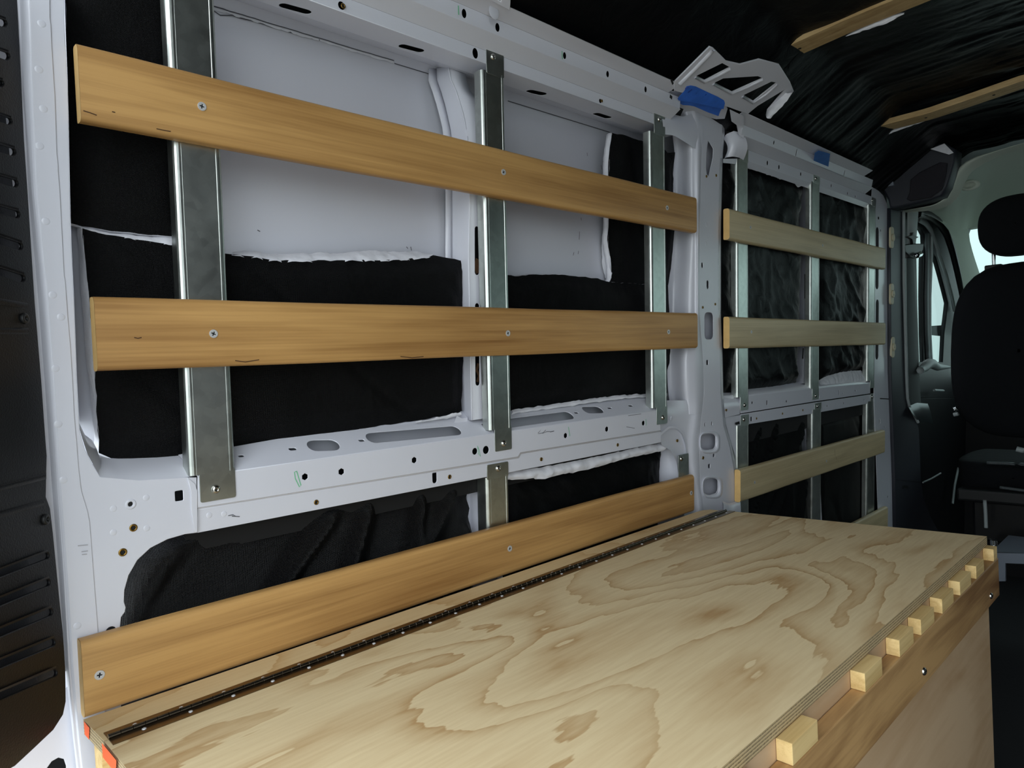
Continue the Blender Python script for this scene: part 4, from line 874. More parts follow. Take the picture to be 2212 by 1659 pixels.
for c, c2 in (((1877, 260), (1903, 236)), ((1757, 378), (1810, 318)), ((1645, 487), (1720, 398)), ((1522, 608), (1600, 524)), ((1375, 748), (1467, 655)), ((1228, 908), (1325, 812)), ((990, 1147), (1108, 1012)), ((490, 1655), (665, 1482))):
    p = YP(*blk(*c), .3205); q = YP(*blk(*c2), .3205); blocks.append(p.x); lens.append(min(q.x, 1.632) - p.x)
open('/tmp/b.txt', 'w').write(str([(round(b, 3), round(l, 3)) for b, l in zip(blocks, lens)]))
blocks.append(blocks[-1] - .12); lens.append(.05)
bm0 = None
for i, (x, l) in enumerate(zip(blocks, lens)):
    if bm0 is None:
        o = box('spacer_block', (x, .3205, rz1 + .0003), (x + l, .3385, tops), BLK, bx, bev=.0006); bm0 = o; bo = WL[o.name].copy(); l0 = l
    else:
        o = bm0.copy(); COL.objects.link(o); o.scale.x = l / l0; o.location.x = x + l / 2 - WL[bx.name].x
for px_, py_ in ((2140, 1287), (1995, 1450), (1790, 1690)):
    c = YP(px_, py_, .3195); place(BH, 'rail_bolt', c, bx, .95, rot=Matrix((Vector((1, 0, 0)), Vector((0, 0, 1)), Vector((0, -1, 0)))).transposed())
# piano hinge
hx0, hx1 = .1955, far_h.x + .001
hg = empty('piano_hinge', ((hx0 + hx1) / 2, hy, ZL)); hg.parent = bx; hg.location = Vector(((hx0 + hx1) / 2, hy, ZL)) - WL[bx.name]
box('hinge_leaf', (hx0, hy + .0025, ZL + .0001), (hx1, hy + .0185, ZL + .0013), DSTEEL, hg)
box('hinge_leaf', (hx0, hy - .0025, ZL + .0001), (hx1, hy - .0185, ZL + .0013), DSTEEL, hg)
kl = .0127; kr = .0031; prof = [(0.0001, kr * .93), (.0003, kr), (kl - .0007, kr), (kl - .0005, kr * .93), (kl - .0002, kr * .7)]
vs = []; fs = []; K = 14
for x, r_ in prof:
    for i in range(K): a = 2 * math.pi * i / K; vs.append((x, r_ * math.cos(a), r_ * math.sin(a)))
for q in range(len(prof) - 1): fs += [(q * K + i, q * K + (i + 1) % K, (q + 1) * K + (i + 1) % K, (q + 1) * K + i) for i in range(K)]
fs += [tuple(range(K)), tuple(reversed(range(4 * K, 5 * K)))]
km = bpy.data.meshes.new('knuckle'); km.from_pydata(vs, [], fs); km.materials.append(KNUCK)
for p in km.polygons: p.use_smooth = False
nk = int((hx1 - hx0) / kl)
for i in range(nk):
    o = bpy.data.objects.new('knuckle', km); COL.objects.link(o); o.parent = hg; o.location = Vector((hx0 + i * kl, hy, ZL + .0028)) - WL[hg.name]
hs_ = head_mesh('hinge_screw', [(.0026, 0), (.0023, .0007), (.0014, .0010), (.0009, .0004)], SCREW, k=10)
ns = int((hx1 - hx0 - .03) / .0508) + 1
for i in range(ns):
    for s in (1, -1):
        o = bpy.data.objects.new('hinge_screw', hs_); COL.objects.link(o); o.parent = hg
        o.location = Vector((hx0 + .030 + i * .0508 + (.0 if s > 0 else .004), hy + s * .0098, ZL + .0014)) - WL[hg.name]

# ------------------------------------------------------------------ rear black louvred trim (angled pillar cover)
Pn = Vector((.779, -.627, 0)); Pu = Vector((.627, .779, 0)); Pz = Vector((0, 0, 1))
ft = (Vector((.168, .935, 1.3)), Pu, Pz, Pu.cross(Pz))
edge = [(36, -70), (38, 0), (47, 177), (53, 304), (61, 420), (63, 451), (76, 653), (90, 820), (99, 947), (102, 985), (101, 1017), (100, 1073), (109, 1098), (115, 1149), (124, 1240), (129, 1291), (137, 1367), (142, 1442), (143, 1515), (137, 1544), (116, 1577), (76, 1615), (33, 1655), (-30, 1690), (-160, 1700), (-160, -70)]
def ts(p, q, h):                              # slot hole between two pixels on the trim plane, h px high
    pts = []
    for i in range(7): a = -math.pi / 2 + math.pi * i / 6; pts.append((q[0] + h * .45 * math.cos(a), q[1] + h / 2 * math.sin(a)))
    return on(ft, pts + [(p[0], p[1] + h / 2), (p[0], p[1] - h / 2)])
up_s = [((-60, 22), (8, 50), 16), ((-60, 94), (14, 121), 16), ((-60, 160), (2, 180), 14), ((-60, 232), (20, 262), 14), ((-60, 300), (27, 328), 16), ((-60, 368), (32, 396), 16), ((-60, 435), (36, 463), 16), ((-60, 497), (42, 532), 16), ((-60, 566), (47, 601), 16)]
lo_s = [((-60, 1262), (99, 1200), 16), ((-60, 1325), (101, 1258), 17), ((-60, 1392), (106, 1322), 18), ((-60, 1460), (112, 1387), 18), ((-60, 1530), (116, 1453), 18)]
tr = empty('trim_panel', (.1, .88, .85), 'black louvred plastic trim panel at the far left edge of the picture', 'trim panel')
sheet('panel_shell', on(ft, edge), [ts(*s) for s in up_s + lo_s], ft, .004, PLAST, tr, bev=.0012)
ftb = (ft[0] - ft[3] * .018, ft[1], ft[2], ft[3])
sheet('inner_backing', on(ftb, [(x - 6, y) for x, y in edge]), [], ftb, .002, GPLAST, tr)
for a, b, h in up_s + lo_s:                    # moulded lips along each slot
    P = on((ft[0] + ft[3] * .003, ft[1], ft[2], ft[3]), [(a[0], a[1] - h * .8), (b[0] + h * .3, b[1] - h * .8)]); Q = on((ft[0], ft[1], ft[2], ft[3]), [(a[0], a[1] - h * .52), (b[0] + h * .3, b[1] - h * .52)])
    loft('slot_lip', [P, Q], PLAST, tr, n=2)
for x, y in ((51, 688), (97, 1122)):
    c = PL(x, y, ft[0], ft[3]); place(ring_mesh('fastener', .0022, .0062, .003, RUB), 'fastener', c, tr, 1, rot=Matrix((ft[1], ft[2], ft[3])).transposed())
for z0, dz in (((0, 1060), 0), ((0, 1100), 0)):
    pass
ribs = [[(-60, 1070), (100, 1028)], [(-60, 1128), (96, 1085)], [(-60, 640), (60, 662)], [(-60, 715), (62, 715)]]
for a, b in ribs:
    P = [PL(x, y, ft[0] + ft[3] * .0035, ft[3]) for x, y in (a, b)]; Q = [PL(x, y + 7, ft[0] + ft[3] * .0002, ft[3]) for x, y in (a, b)]; Z = [PL(x, y - 7, ft[0] + ft[3] * .0002, ft[3]) for x, y in (a, b)]
    loft('moulded_rib', [Z, P, Q], PLAST, tr, n=2)

# ------------------------------------------------------------------ ceiling: insulation, bow brackets, battens
def ceil_z(x, y):
    a = abs(y)
    z = 2.065 + .02 * (1 - (a / .9) ** 2)
    if a > .70: z -= .62 * (a - .70)
    for bxp in (1.75, 2.62, .95): z -= .012 * math.exp(-((x - bxp) / .10) ** 2)
    return z
def ceil_rows(x0, x1, y0, y1, nx, ny, seed, amp=1.0):
    rows = []
    for i in range(nx + 1):
        x = x0 + (x1 - x0) * i / nx; row = []
        for j in range(ny + 1):
            y = y0 + (y1 - y0) * j / ny
            f = lambda a, b, c: noise.noise(Vector((a + seed, b, c)))
            k = smoothstep((x - 1.7) / .8) * .8 + .25
            h = amp * (.010 * f(x * 4, y * 2.5, 1) + k * (.005 * max(0, 1 - abs(f(x * 30 + y * 3.0, y * 2.2, 2)) * 2.6) + .004 * f(x * 44, y * 5, 3)) + .006 * f(x * 9, y * 9, 4))
            row.append(Vector((x, y, ceil_z(x, y) - abs(h))))
        rows.append(row)
    return rows
loft('ceiling_insulation', ceil_rows(.0, 1.78, -.95, .93, 90, 110, 1.0), FABC, cl)
loft('ceiling_insulation', ceil_rows(1.77, 2.60, -.95, .93, 100, 110, 5.0), FABC, cl)
loft('ceiling_insulation', ceil_rows(2.59, 3.35, -.95, .93, 100, 110, 9.0), FABC, cl)
def bow_bracket(px, hl, base, label=None):
    p0 = W(*base, -.045); fr = frame_pl(p0, (1, 0, 0), (0, -.87, .42))
    return sheet('roof_bow_bracket', on(fr, px), [on(fr, h) for h in hl], fr, .004, PAINT, cl, bev=.0012)
bow_bracket([(1456, 178), (1533, 101), (1541, 104), (1569, 132), (1599, 139), (1640, 128), (1683, 139), (1707, 177), (1715, 197), (1700, 218), (1684, 235), (1663, 256), (1655, 251), (1658, 238), (1676, 217), (1695, 194), (1637, 229), (1615, 247), (1577, 233), (1457, 196)],
            [[(1503, 165), (1560, 137), (1577, 146), (1523, 174)], [(1543, 179.5), (1562, 170), (1637, 165), (1648, 169.6), (1582, 199)], [(1606, 206), (1666, 177), (1678, 179), (1628, 219)]], (1520, 205))
bow_bracket([(1020, -20), (1102, 24), (1107, -60), (1030, -60)], [[(1060, -8), (1082, 4), (1087, -8), (1070, -16)]], (1100, 23))
# rolled rims along the bracket's openings
for pts, wd in (([(1468, 181), (1500, 150), (1533, 116), (1540, 108)], .006), ([(1502, 166), (1522, 177), (1550, 164), (1577, 149)], .0042), ([(1541, 181), (1581, 202), (1615, 188), (1647, 172)], .0042), ([(1604, 208), (1627, 222), (1655, 204), (1680, 182)], .0042)):
    p0 = W(1520, 205, -.045); fr = frame_pl(p0, (1, 0, 0), (0, -.87, .42))
    P = [PL(x, y, fr[0], fr[3]) for x, y in pts]; n = len(P); vs = []
    for i, p in enumerate(P):
        t = (P[min(i + 1, n - 1)] - P[max(i - 1, 0)]).normalized(); q_ = t.cross(fr[3]).normalized()
        for k in range(8): a = 2 * math.pi * k / 8; vs.append(p + q_ * wd * math.cos(a) + fr[3] * wd * .8 * math.sin(a))
    mk('bracket_rim', vs, [(i * 8 + k, i * 8 + (k + 1) % 8, (i + 1) * 8 + (k + 1) % 8, (i + 1) * 8 + k) for i in range(n - 1) for k in range(8)] + [tuple(range(8)), tuple(reversed(range(8 * n - 8, 8 * n)))], PAINT, cl, smooth=True)
def ceil_fluff(pa, pb, x, zoff=0):
    A = resample([XP(*p, x) for p in pa], 30); B = resample([XP(*p, x) for p in pb], 30); rows = []
    for i in range(6):
        t = i / 5; rows.append([a.lerp(b, t) + Vector((-.006 * math.sin(math.pi * t), 0, -.004 * math.sin(math.pi * t))) + Vector((1, 1, 1)) * .003 * noise.noise(a * 60 + b * 20 + Vector((i, 0, 0))) for a, b in zip(A, B)])
    return loft('torn_batting', rows, BAT, cl)
ceil_fluff([(1655, 251), (1658, 238), (1676, 217), (1690, 198)], [(1664, 256), (1684, 236), (1699, 219), (1712, 200)], 1.80)
ceil_fluff([(1615, 150), (1650, 150), (1684, 139)], [(1640, 170), (1680, 178), (1706, 178)], 1.80)
ceil_fluff([(1640, 172), (1665, 165), (1695, 165)], [(1650, 180), (1680, 182), (1712, 196)], 1.80)
# battens
def batten(label, lower, upper, X, wX, name='ceiling_batten', screws=()):
    A = resample([XP(*p, X + wX) for p in lower], 24)               # lower (front) edge in the picture
    D = A[-1] - A[-2]
    for i in range(10): A.append(A[-1] + Vector((0, D.y * 2.2, -.0006 * i)))
    root = empty(name, A[12], label, 'batten')
    vs = []; n = len(A)
    for p in A: vs += [p, Vector((X, p.y, p.z)), Vector((X, p.y, p.z + .018)), p + Vector((0, 0, .018))]
    fs = [(i * 4 + k, i * 4 + (k + 1) % 4, (i + 1) * 4 + (k + 1) % 4, (i + 1) * 4 + k) for i in range(n - 1) for k in range(4)] + [(3, 2, 1, 0), tuple((n - 1) * 4 + k for k in range(4))]
    mk('board', vs, fs, BATTEN, root, bev=.001)
    for i in screws:
        c = A[i] + Vector((-wX * .5, 0, -.0004)); o = place(head_mesh('screw_recess', [(.0042, 0), (.0036, .0008), (.002, .0004)], HOLE, k=10), 'screw', c, root, 1, rot=Matrix(((1, 0, 0), (0, -1, 0), (0, 0, -1))))
    return root
batten('thick pale wooden ceiling batten over the white pillar, nearer of the two', [(1598, 180), (1658, 151), (1749, 110), (1850, 65), (2013, 0)], None, 1.715, .075, screws=(1, 9))
batten('thin pale wooden ceiling batten nearer the cab, further of the two', [(1818, 311), (1900, 287), (2017, 257), (2110, 226), (2212, 191)], None, 2.50, .075, screws=(2, 12, 20))
ceil_fluff([(1824, 78), (1870, 52), (1921, 28), (1954, 27)], [(1840, 75), (1880, 62), (1914, 51), (1954, 30)], 1.80)
ceil_fluff([(1872, 300), (1900, 287), (1990, 262), (2094, 218)], [(1874, 305), (1914, 292), (1990, 264), (2094, 221)], 2.585)
# tapes
def tape(label, px, fr, m, folds=()):
    P = on(fr, px); root = sheet('masking_tape', P, [], fr, .0006, m, None, bev=.0001); tag(root, label, 'tape'); return root
fht = (fh[0] + fh[3] * .014, fh[1], fh[2], fh[3])
tape('bright blue masking tape stuck over the top of the white pillar', [(1462, 216), (1468, 208), (1478, 197), (1483, 187), (1492, 185), (1503, 187), (1530, 200), (1550, 209), (1564, 217), (1566, 223), (1562, 231), (1556, 240), (1552, 251), (1544, 248), (1530, 243), (1500, 230), (1490, 228), (1475, 227), (1465, 222)], fht, TAPE)
tp_ = [o for o in bpy.data.objects if o.name == 'masking_tape'][0]
_p0 = W(1520, 205, -.045); _fb = frame_pl(_p0, (1, 0, 0), (0, -.87, .42)); _fb = (_fb[0] + _fb[3] * .0012, _fb[1], _fb[2], _fb[3])
sheet('tape_fold', on(_fb, [(1464, 213), (1468, 208), (1478, 197), (1483, 187), (1492, 185), (1503, 187), (1530, 200), (1550, 209), (1564, 217), (1566, 223), (1563, 236), (1500, 222), (1466, 217)]), [], _fb, .0006, TAPE, tp_, bev=.0001)
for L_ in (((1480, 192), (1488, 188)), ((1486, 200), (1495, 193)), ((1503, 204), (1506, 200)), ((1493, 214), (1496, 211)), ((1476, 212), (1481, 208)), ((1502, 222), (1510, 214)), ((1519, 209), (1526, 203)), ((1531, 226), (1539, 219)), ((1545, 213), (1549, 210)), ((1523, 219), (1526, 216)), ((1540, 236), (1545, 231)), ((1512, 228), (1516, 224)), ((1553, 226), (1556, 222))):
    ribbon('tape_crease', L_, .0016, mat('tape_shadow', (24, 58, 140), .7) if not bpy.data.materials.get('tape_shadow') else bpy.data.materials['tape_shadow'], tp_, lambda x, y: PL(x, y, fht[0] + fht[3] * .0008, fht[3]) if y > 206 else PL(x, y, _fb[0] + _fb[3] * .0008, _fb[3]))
A0 = W(1772, 325, -.046); B0 = W(1772, 345, -.017)
ftp = frame_pl(A0 + Vector((0, -.004, 0)), (1, 0, 0), W(*vline(K1, (1772,))[0], -.015) - W(*vline(K0, (1772,))[0], -.045))
tape('small pale blue masking tape on the far header rail', [(1768, 325), (1793, 332), (1789, 362), (1757, 352), (1760, 330)], ftp, TAPE2)
# small bow end at the second batten
mk('bow_end', [XP(1782, 322, 2.5), XP(1795, 326, 2.55), XP(1812, 311, 2.56), XP(1790, 306, 2.48), XP(1780, 302, 2.46), XP(1772, 318, 2.46)], [(0, 1, 2, 3), (0, 3, 4, 5)], PAINT, cl)

# ------------------------------------------------------------------ cab
# overhead dark shelf end
sh = empty('overhead_bin', (3.05, .8, 1.85), 'dark plastic overhead moulding at the cab end, under the black ceiling', 'overhead bin')
Xs = 3.02
frx = (Vector((Xs, 0, 1.3)), Vector((0, -1, 0)), Vector((0, 0, 1)), Vector((-1, 0, 0)))
binp = [(1880, 378), (1882, 366), (1900, 345), (1940, 330), (1990, 318), (2040, 308), (2064, 322), (2062, 350), (2054, 378), (2046, 402), (2034, 422), (2010, 432), (1970, 441), (1940, 448), (1922, 450), (1918, 432), (1908, 414), (1894, 396)]
sheet('shelf_body', on(frx, binp), [], frx, .10, GPLAST, sh, bev=.008, smooth=True)
frx2 = (Vector((Xs - .012, 0, 1.3)), frx[1], frx[2], frx[3])
sheet('raised_pad', on(frx2, [(1966, 388), (1985, 372), (2030, 350), (2046, 352), (2042, 380), (2034, 408), (2010, 426), (1966, 434), (1958, 430), (1964, 415)]), [], frx2, .02, mat('dark_carpet', (38, 36, 42), .95, bump=.6, bscale=300), sh, bev=.005, smooth=True)
sheet('label_plate', on(frx2, [(1898, 394), (1928, 387), (1930, 400), (1898, 406)]), [], frx2, .014, GREYM, sh, bev=.002)
loft('shiny_patch', [[XP(2010, 322, 3.0), XP(2040, 310, 3.0)], [XP(2050, 334, 3.0), XP(2060, 330, 3.0)]], BAT, sh, n=4)  # small white patch, its reflective shine put in as colour
# headliner with thick rolled rear rim and A-pillar trim
hd = empty('headliner', (3.6, .4, 1.9), 'pale grey fabric headliner and pillar trim around the cab door', 'headliner')
rimpx = [(1955, 455), (1985, 449), (2015, 443), (2038, 431), (2052, 412), (2060, 388), (2068, 366), (2085, 350), (2110, 338), (2150, 326), (2230, 303), (2400, 262)]
rim0 = [XP(x, y, 3.10) for x, y in rimpx]
rim1 = [XP(x + dx, y + dy, 3.16) for (x, y), (dx, dy) in zip(rimpx, ((2, 4), (4, 8), (10, 10), (16, 12), (20, 10), (24, 8), (26, 10), (26, 12), (22, 12), (12, 10), (8, 10), (8, 10)))]
loft('rim', [[a.lerp(b, t) + Vector((-.03 * math.sin(math.pi * t), 0, 0)) for a, b in zip(resample(rim0, 40), resample(rim1, 40))] for t in [i / 8 for i in range(9)]], HEADL, hd)
r2 = resample(rim1, 40)
frontpx = [(1990, 462), (2020, 470), (2042, 482), (2060, 495), (2078, 500), (2092, 494), (2110, 490), (2150, 484), (2230, 476), (2400, 460)]
fr_ = resample([XP(x, y, 3.6 + .8 * min(1, i / 5)) for i, (x, y) in enumerate(frontpx)], 40)
loft('roof_lining', [[a.lerp(b, t) + Vector((0, 0, .05 * math.sin(math.pi * t))) for a, b in zip(r2, fr_)] for t in [i / 8 for i in range(9)]], HEADL, hd)
door_edge = [(1990, 461), (2015, 468), (2035, 480), (2050, 498), (2061, 525), (2070, 560), (2078, 600), (2084, 645), (2088, 700)]
ws_edge = [(2092, 494), (2093, 500), (2095, 520), (2100, 540), (2106, 560), (2111, 575), (2116, 590), (2122, 610), (2130, 700)]
DE = resample([XP(x, y, 3.5 + .09 * i) for i, (x, y) in enumerate(door_edge)], 24); WE = resample([XP(x, y, 4.38) for x, y in ws_edge], 24)
loft('pillar_trim', [[a.lerp(b, t) + Vector((-.02 * math.sin(math.pi * t), 0, 0)) for a, b in zip(DE, WE)] for t in [i / 6 for i in range(7)]], HEADL, hd)
c = XP(2094, 398, 3.35)
vs = []; k = 20
for rr, dx in ((1.0, 0), (.85, -.012), (.55, -.012), (.45, .004), (.02, .006)):
    for i in range(k): a = 2 * math.pi * i / k; vs.append(XP(2094 + 24 * rr * math.cos(a), 400 + 12 * rr * math.sin(a) - 3 * math.cos(a), 3.34 + dx))
mk('coat_hook', vs, [(q * k + i, q * k + (i + 1) % k, (q + 1) * k + (i + 1) % k, (q + 1) * k + i) for q in range(4) for i in range(k)], HEADL, hd, smooth=True)
# B-pillar dark trim behind the end pillar
pt = empty('pillar_trim', (3.1, .94, .6), 'dark grey plastic pillar trim between the white end pillar and the cab door', 'pillar trim')
fpt = frame_wall(.006)
sheet('trim_face', on(fpt, [(1924, 449), (1952, 449), (1952, 600), (1956, 700), (1958, 860), (1963, 880), (1978, 905), (1985, 925), (1990, 1040), (1996, 1080), (2010, 1115), (2034, 1160), (1936, 1160), (1934, 1036), (1930, 930), (1925, 800), (1924, 600)]), [], fpt, .02, GPLAST, pt, bev=.003)
ribbon('trim_joint', [(1936, 1036), (1990, 1042)], .0015, RUB, pt, lambda x, y: W(x, y, .005))
ribbon('moulded_grip', [(1949, 1053), (1956, 1051), (1963, 1054)], .006, RUB, pt, lambda x, y: W(x, y, .005))
for i, (x, y) in enumerate(((1928, 513), (1928, 635), (1930, 750))):
    c = W(x, y, .003); r_ = empty('trim_clip', c, ['highest', 'middle', 'lowest'][i] + ' of the three small beige plastic clips on the edge of the end pillar', 'clip', 'beige clips on the end pillar')
    fr = frame_wall(.003); wv = .034
    sheet('clip_body', rrect(c, fr, .040, .085, .014), [ngon(c + Vector((.004, 0, -.003)), fr, .005, 10)], fr, .008, CLIP, r_, bev=.002)
    sheet('clip_boss', ngon(c + Vector((.004, -.004, 0)), frame_wall(-.001), .015, 14), [ngon(c + Vector((.004, -.004, -.003)), frame_wall(-.001), .0045, 10)], frame_wall(-.001), .005, CLIP, r_, bev=.001)
# cab door with window
dr = empty('door_1', (3.7, 1.0, .3), kind='structure')
fd = frame_wall(.075); fd2 = frame_wall(.055)
winA = [(1978, 488), (1990, 494), (1997, 508), (1998, 530), (1994, 560), (1993, 640), (1994, 720), (1996, 782), (1986, 782), (1982, 660), (1980, 560)]
winB = [(2017, 548), (2022, 556), (2032, 592), (2042, 630), (2048, 655), (2044, 690), (2040, 720), (2037, 782), (2011, 782), (2011, 700), (2012, 600)]
sheet('door_frame', on(fd, [(1940, 440), (2078, 440), (2100, 600), (2110, 860), (1940, 860)]), [on(fd, winA), on(fd, winB)], fd, .02, PLAST, dr, bev=.003)
sheet('door_pane', on(frame_wall(.09), [(1970, 470), (2060, 500), (2060, 800), (1970, 800)]), [], frame_wall(.09), .004, GLASSD, dr)
sheet('door_lower', on(fd, [(1940, 860), (2110, 860), (2130, 1400), (1940, 1400)]), [], fd, .03, PLAST, dr)
loft('door_roof_closer', [[Vector((x, 1.0, 1.85)) for x in (3.0, 4.6)], [Vector((x, .95, 2.0)) for x in (3.0, 4.6)], [Vector((x, .9, 2.15)) for x in (3.0, 4.6)]], PLAST, dr)
def tube(name, pts, r, m, parent, fn, k=8, flat=1.0, taper=None):
    P = [fn(*p) for p in pts]; P = resample(P, max(len(P) * 3, 8)); n = len(P); vs = []
    for i, p in enumerate(P):
        t = (P[min(i + 1, n - 1)] - P[max(i - 1, 0)]).normalized(); a1 = t.cross(Vector((0, 1, 0))); a1 = a1.normalized() if a1.length > 1e-4 else Vector((1, 0, 0)); a2 = t.cross(a1).normalized()
        rr = r * (taper(i / (n - 1)) if taper else 1)
        for q in range(k): a = 2 * math.pi * q / k; vs.append(p + a1 * rr * math.cos(a) + a2 * rr * flat * math.sin(a))
    fs = [(i * k + q, i * k + (q + 1) % k, (i + 1) * k + (q + 1) % k, (i + 1) * k + q) for i in range(n - 1) for q in range(k)] + [tuple(range(k)), tuple(reversed(range((n - 1) * k, n * k)))]
    return mk(name, vs, fs, m, parent, smooth=True)
LG = mat('pale_grey_plastic', (150, 158, 158), .5); MG = mat('mid_grey_plastic', (60, 66, 68), .45)
tube('door_seal', [(1952, 456), (1952, 600), (1955, 700), (1958, 820), (1961, 872), (1972, 892), (1983, 912)], .006, LG, dr, lambda x, y: W(x, y, .0))
tube('door_seal', [(1984, 460), (2008, 466), (2028, 480), (2044, 504), (2056, 540), (2066, 580), (2076, 625), (2084, 670), (2086, 720)], .022, RUB, dr, lambda x, y: W(x, y, .03), flat=.6)
tube('window_frame_bar', [(1984, 473), (2000, 482), (2011, 498), (2022, 530), (2034, 565), (2044, 595), (2056, 640), (2062, 670)], .016, LG, dr, lambda x, y: W(x, y, .06), flat=.5)
tube('window_frame_bar', [(2013, 500), (2012, 560), (2009, 640), (2009, 720), (2012, 775)], .012, LG, dr, lambda x, y: W(x, y, .062), flat=.5)
tube('window_frame_bar', [(2003, 505), (2003, 560), (2001, 640), (2002, 720), (2005, 775)], .026, MG, dr, lambda x, y: W(x, y, .07), flat=.4)
loft('wing_mirror', blend([W(2012, 704, .12), W(2042, 702, .12)], [W(2012, 724, .12), W(2040, 727, .12)], 1), MG, dr)
loft('mirror_arm', blend([W(2033, 724, .13), W(2042, 724, .13)], [W(2030, 782, .13), W(2038, 782, .13)], 1), MG, dr)
# seat belt with its anchor
sb = empty('seat_belt', (3.4, .95, 1.2), 'black seat belt with adjuster hanging beside the cab door window', 'seat belt')
loft('adjuster_cover', [prow([(1960, 454, .02), (1960, 520, .02), (1960, 545, .02)]), prow([(1970, 455, .005), (1970, 525, .005), (1969, 545, .005)]), prow([(1984, 458, .02), (1981, 500, .02), (1977, 540, .02)])], LG, sb, n=8)
loft('strap', [prow([(1958, 545, .012), (1959, 700, .012), (1962, 800, .012), (1965, 872, .012)]), prow([(1967, 545, .004), (1972, 700, .004), (1976, 800, .004), (1982, 880, .004)]), prow([(1972, 545, .012), (1981, 700, .012), (1984, 780, .012), (1990, 880, .012)])], mat('belt_webbing', (34, 38, 38), .7), sb, n=10)
sheet('anchor_ring', on(frame_wall(-.005), [(1955, 528), (1972, 526), (1996, 526), (1994, 540), (1988, 550), (1980, 558), (1968, 556), (1956, 545)]), [], frame_wall(-.005), .03, RUB, sb, bev=.004)
sheet('anchor_knob', on(frame_wall(-.02), [(1961, 511), (1971, 508), (1972, 502), (1975, 502), (1976, 509), (1985, 512), (1976, 517), (1973, 528), (1971, 517)]), [], frame_wall(-.02), .012, RUB, sb, bev=.001)
tube('tongue', [(1980, 552), (1988, 549)], .012, CHROME, sb, lambda x, y: W(x, y, -.02))
loft('reel_cover', [prow([(1962, 878, .0), (1980, 870, .0), (2004, 872, .0)]), prow([(1970, 892, -.02), (1988, 886, -.02), (2010, 888, -.02)]), prow([(1985, 912, .0), (2000, 912, .0), (2016, 915, .0)])], mat('satin_black_plastic', (46, 52, 54), .35), sb, n=10)
# armrest / door pulls
tube('door_handle', [(1988, 800), (1996, 795), (2004, 786), (2012, 785), (2024, 793), (2052, 793)], .024, LG, dr, lambda x, y: W(x, y, -.01), taper=lambda t: 1 - .55 * abs(2 * t - .6))
tube('lamp_strip', [(2018, 843), (2038, 844)], .006, LG, dr, lambda x, y: W(x, y, .03))
tube('grab_bar', [(1994, 1042), (2012, 1034), (2032, 1022)], .004, LG, dr, lambda x, y: W(x, y, .03))
tube('trim_strip', [(2070, 1012), (2062, 1050), (2058, 1088)], .012, LG, dr, lambda x, y: W(x, y, .03), flat=.4)
# driver seat
st = empty('cab_seat', (3.45, .55, 0.0), 'black cloth cab seat seen from behind, with its headrest, at the right edge', 'seat')
def pad(name, pts, X, depth, m, parent, infl=.04, k=8):
    """soft cushion: closed outline in the Y/Z plane at X, domed to the rear and the front"""
    c = Vector((0, sum(p[0] for p in pts) / len(pts), sum(p[1] for p in pts) / len(pts)))
    P = resample([Vector((0, a, b)) for a, b in pts + [pts[0]]], 49)[:-1]; n = 48; vs = []; fs = []
    rings = []
    for q in range(-k, k + 1):
        t = q / k; s = math.sqrt(max(0, 1 - abs(t) ** 3)); sc = .80 + .20 * s if abs(q) < k else .80
        rings.append((t * depth / 2, sc))
    rings = [(-depth / 2 - infl * .3, .02), (-depth / 2 - infl * .28, .4)] + rings + [(depth / 2 + .003, .4), (depth / 2 + .004, .02)]
    for dx, sc in rings:
        for p in P: q_ = c + (p - c) * sc; vs.append(Vector((X + dx, q_.y, q_.z)))
    R_ = len(rings); fs = [(r * n + i, r * n + (i + 1) % n, (r + 1) * n + (i + 1) % n, (r + 1) * n + i) for r in range(R_ - 1) for i in range(n)]
    return mk(name, vs, fs, m, parent, smooth=True)
def se(cy, cz, a, b, p=3.2, n=40, tw=1.0):
    out = []
    for i in range(n):
        t = 2 * math.pi * i / n; c_, s_ = math.cos(t), math.sin(t)
        yy = a * math.copysign(abs(c_) ** (2 / p), c_); zz = b * math.copysign(abs(s_) ** (2 / p), s_)
        out.append((cy + yy * (1 - (1 - tw) * (zz / b + 1) / 2), cz + zz))
    return out
XS = 3.4
pb = [XP(2048, 690, XS), XP(2212, 580, XS), XP(2120, 430, XS), XP(2130, 930, XS)]
print('SEAT', pb)
tp = XP(2160, 575, XS).z; bt = XP(2150, 940, XS).z; le = XP(2049, 700, XS).y
sy = .555
pad('backrest', se(sy, (tp + bt) / 2, (le - sy) * 1.02, (tp - bt) / 2 * 1.02, 3.0, tw=.88), XS, .16, SEATM, st)
ht = XP(2212, 420, XS).z; hb = XP(2160, 556, XS).z; hl_ = XP(2117, 490, XS).y
pad('headrest', se(sy, (ht + hb) / 2, (hl_ - sy) * 1.03, (ht - hb) / 2 * 1.02, 2.6), XS, .13, SEATM, st)
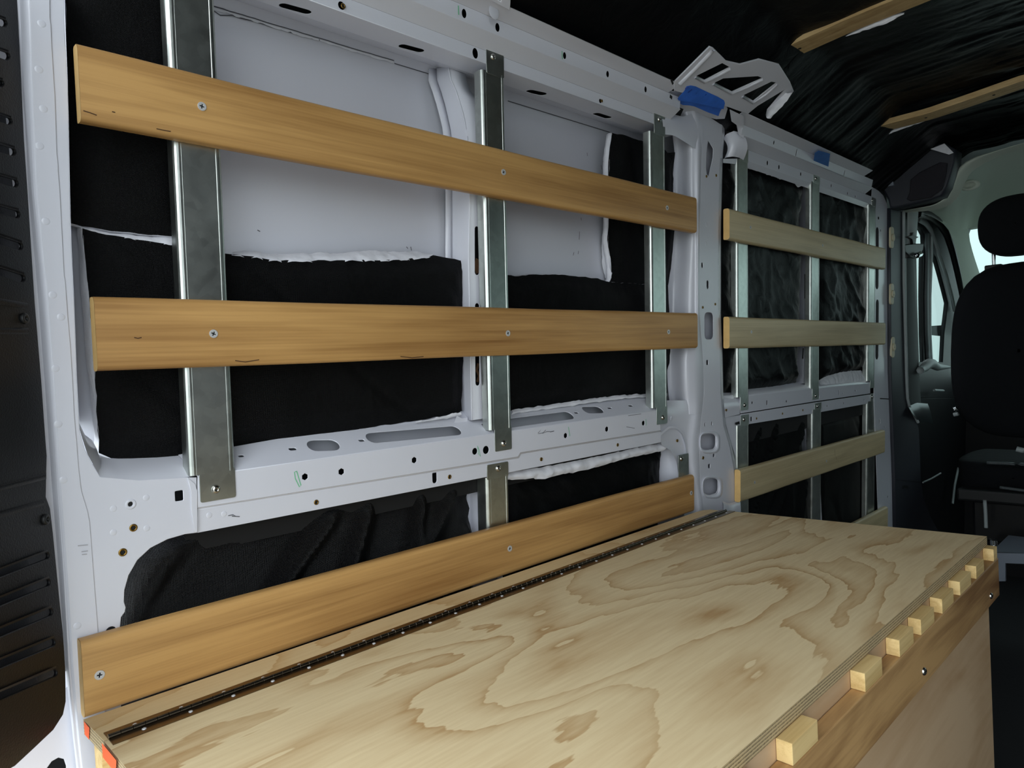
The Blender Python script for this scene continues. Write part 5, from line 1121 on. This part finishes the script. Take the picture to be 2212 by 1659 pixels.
for yy in (XP(2147, 565, XS).y, 2 * sy - XP(2147, 565, XS).y):
    vs = []
    for z in (tp - .06, hb + .05):
        for q in range(10): a = 2 * math.pi * q / 10; vs.append(Vector((XS + .007 * math.cos(a), yy + .007 * math.sin(a), z)))
    mk('headrest_post', vs, [(i, (i + 1) % 10, 10 + (i + 1) % 10, 10 + i) for i in range(10)], CHROME, st, smooth=True)
    box('post_collar', (XS - .02, yy - .03, tp - .02), (XS + .02, yy + .03, tp + .008), RUB, st, bev=.005)
zb0 = XP(2150, 1000, XS).z
pad('seat_cushion', [(sy + a * .27, zb0 - .07 + b * .07) for a, b in ((1, .5), (1, 1), (-1, 1), (-1, -1), (1, -1))], XS + .27, .48, SEATM, st)
box('seat_frame', (XS - .05, sy - .24, zb0 - .16), (XS + .5, sy + .24, zb0 - .11), RUB, st, bev=.01)
zpd = XP(2160, 1197, 3.25).z
box('pedestal_box', (XS + .02, sy - .20, zpd), (XS + .45, sy + .20, zb0 - .165), mat('gloss_black_metal', (10, 10, 12), .3), st, bev=.01)
for a, b in (((2132, 1000), (2212, 1003)), ((2160, 1053), (2212, 1060))): tube('frame_rod', [a, b, (b[0] + 40, b[1] + 4)], .006, MG, st, lambda x, y: XP(x, y, XS - .06))
tube('frame_leg', [(2127, 1080), (2129, 1110), (2130, 1140)], .007, LG, st, lambda x, y: XP(x, y, XS - .05))
tube('frame_bolt', [(2146, 1165), (2147, 1178)], .015, CHROME, st, lambda x, y: XP(x, y, XS - .05))
tube('recline_lever', [(2062, 885), (2068, 882)], .011, CHROME, st, lambda x, y: XP(x, y, XS - .05))
tube('recline_lever', [(2060, 896), (2070, 894)], .008, LG, st, lambda x, y: XP(x, y, XS - .05))
tube('cushion_label', [(2196, 970), (2212, 974), (2230, 974)], .011, LG, st, lambda x, y: XP(x, y, XS - .06))
# grey step frame under the seat
gs = empty('step_frame', XP(2165, 1250, 3.05), 'grey painted metal step under the cab seat, beside the last wooden block', 'step')
frs = (Vector((3.05, 0, 1.3)), Vector((0, -1, 0)), Vector((0, 0, 1)), Vector((-1, 0, 0)))
sheet('step_face', on(frs, [(2140, 1194), (2330, 1200), (2330, 1262), (2300, 1262), (2300, 1222), (2172, 1217), (2172, 1256), (2145, 1256)]), [], frs, .02, GREYM, gs, bev=.002)
box('step_top', (3.06, XP(2300, 1196, 3.05).y, XP(2160, 1196, 3.05).z - .02), (3.36, XP(2140, 1196, 3.05).y, XP(2160, 1196, 3.05).z), GREYM, gs)
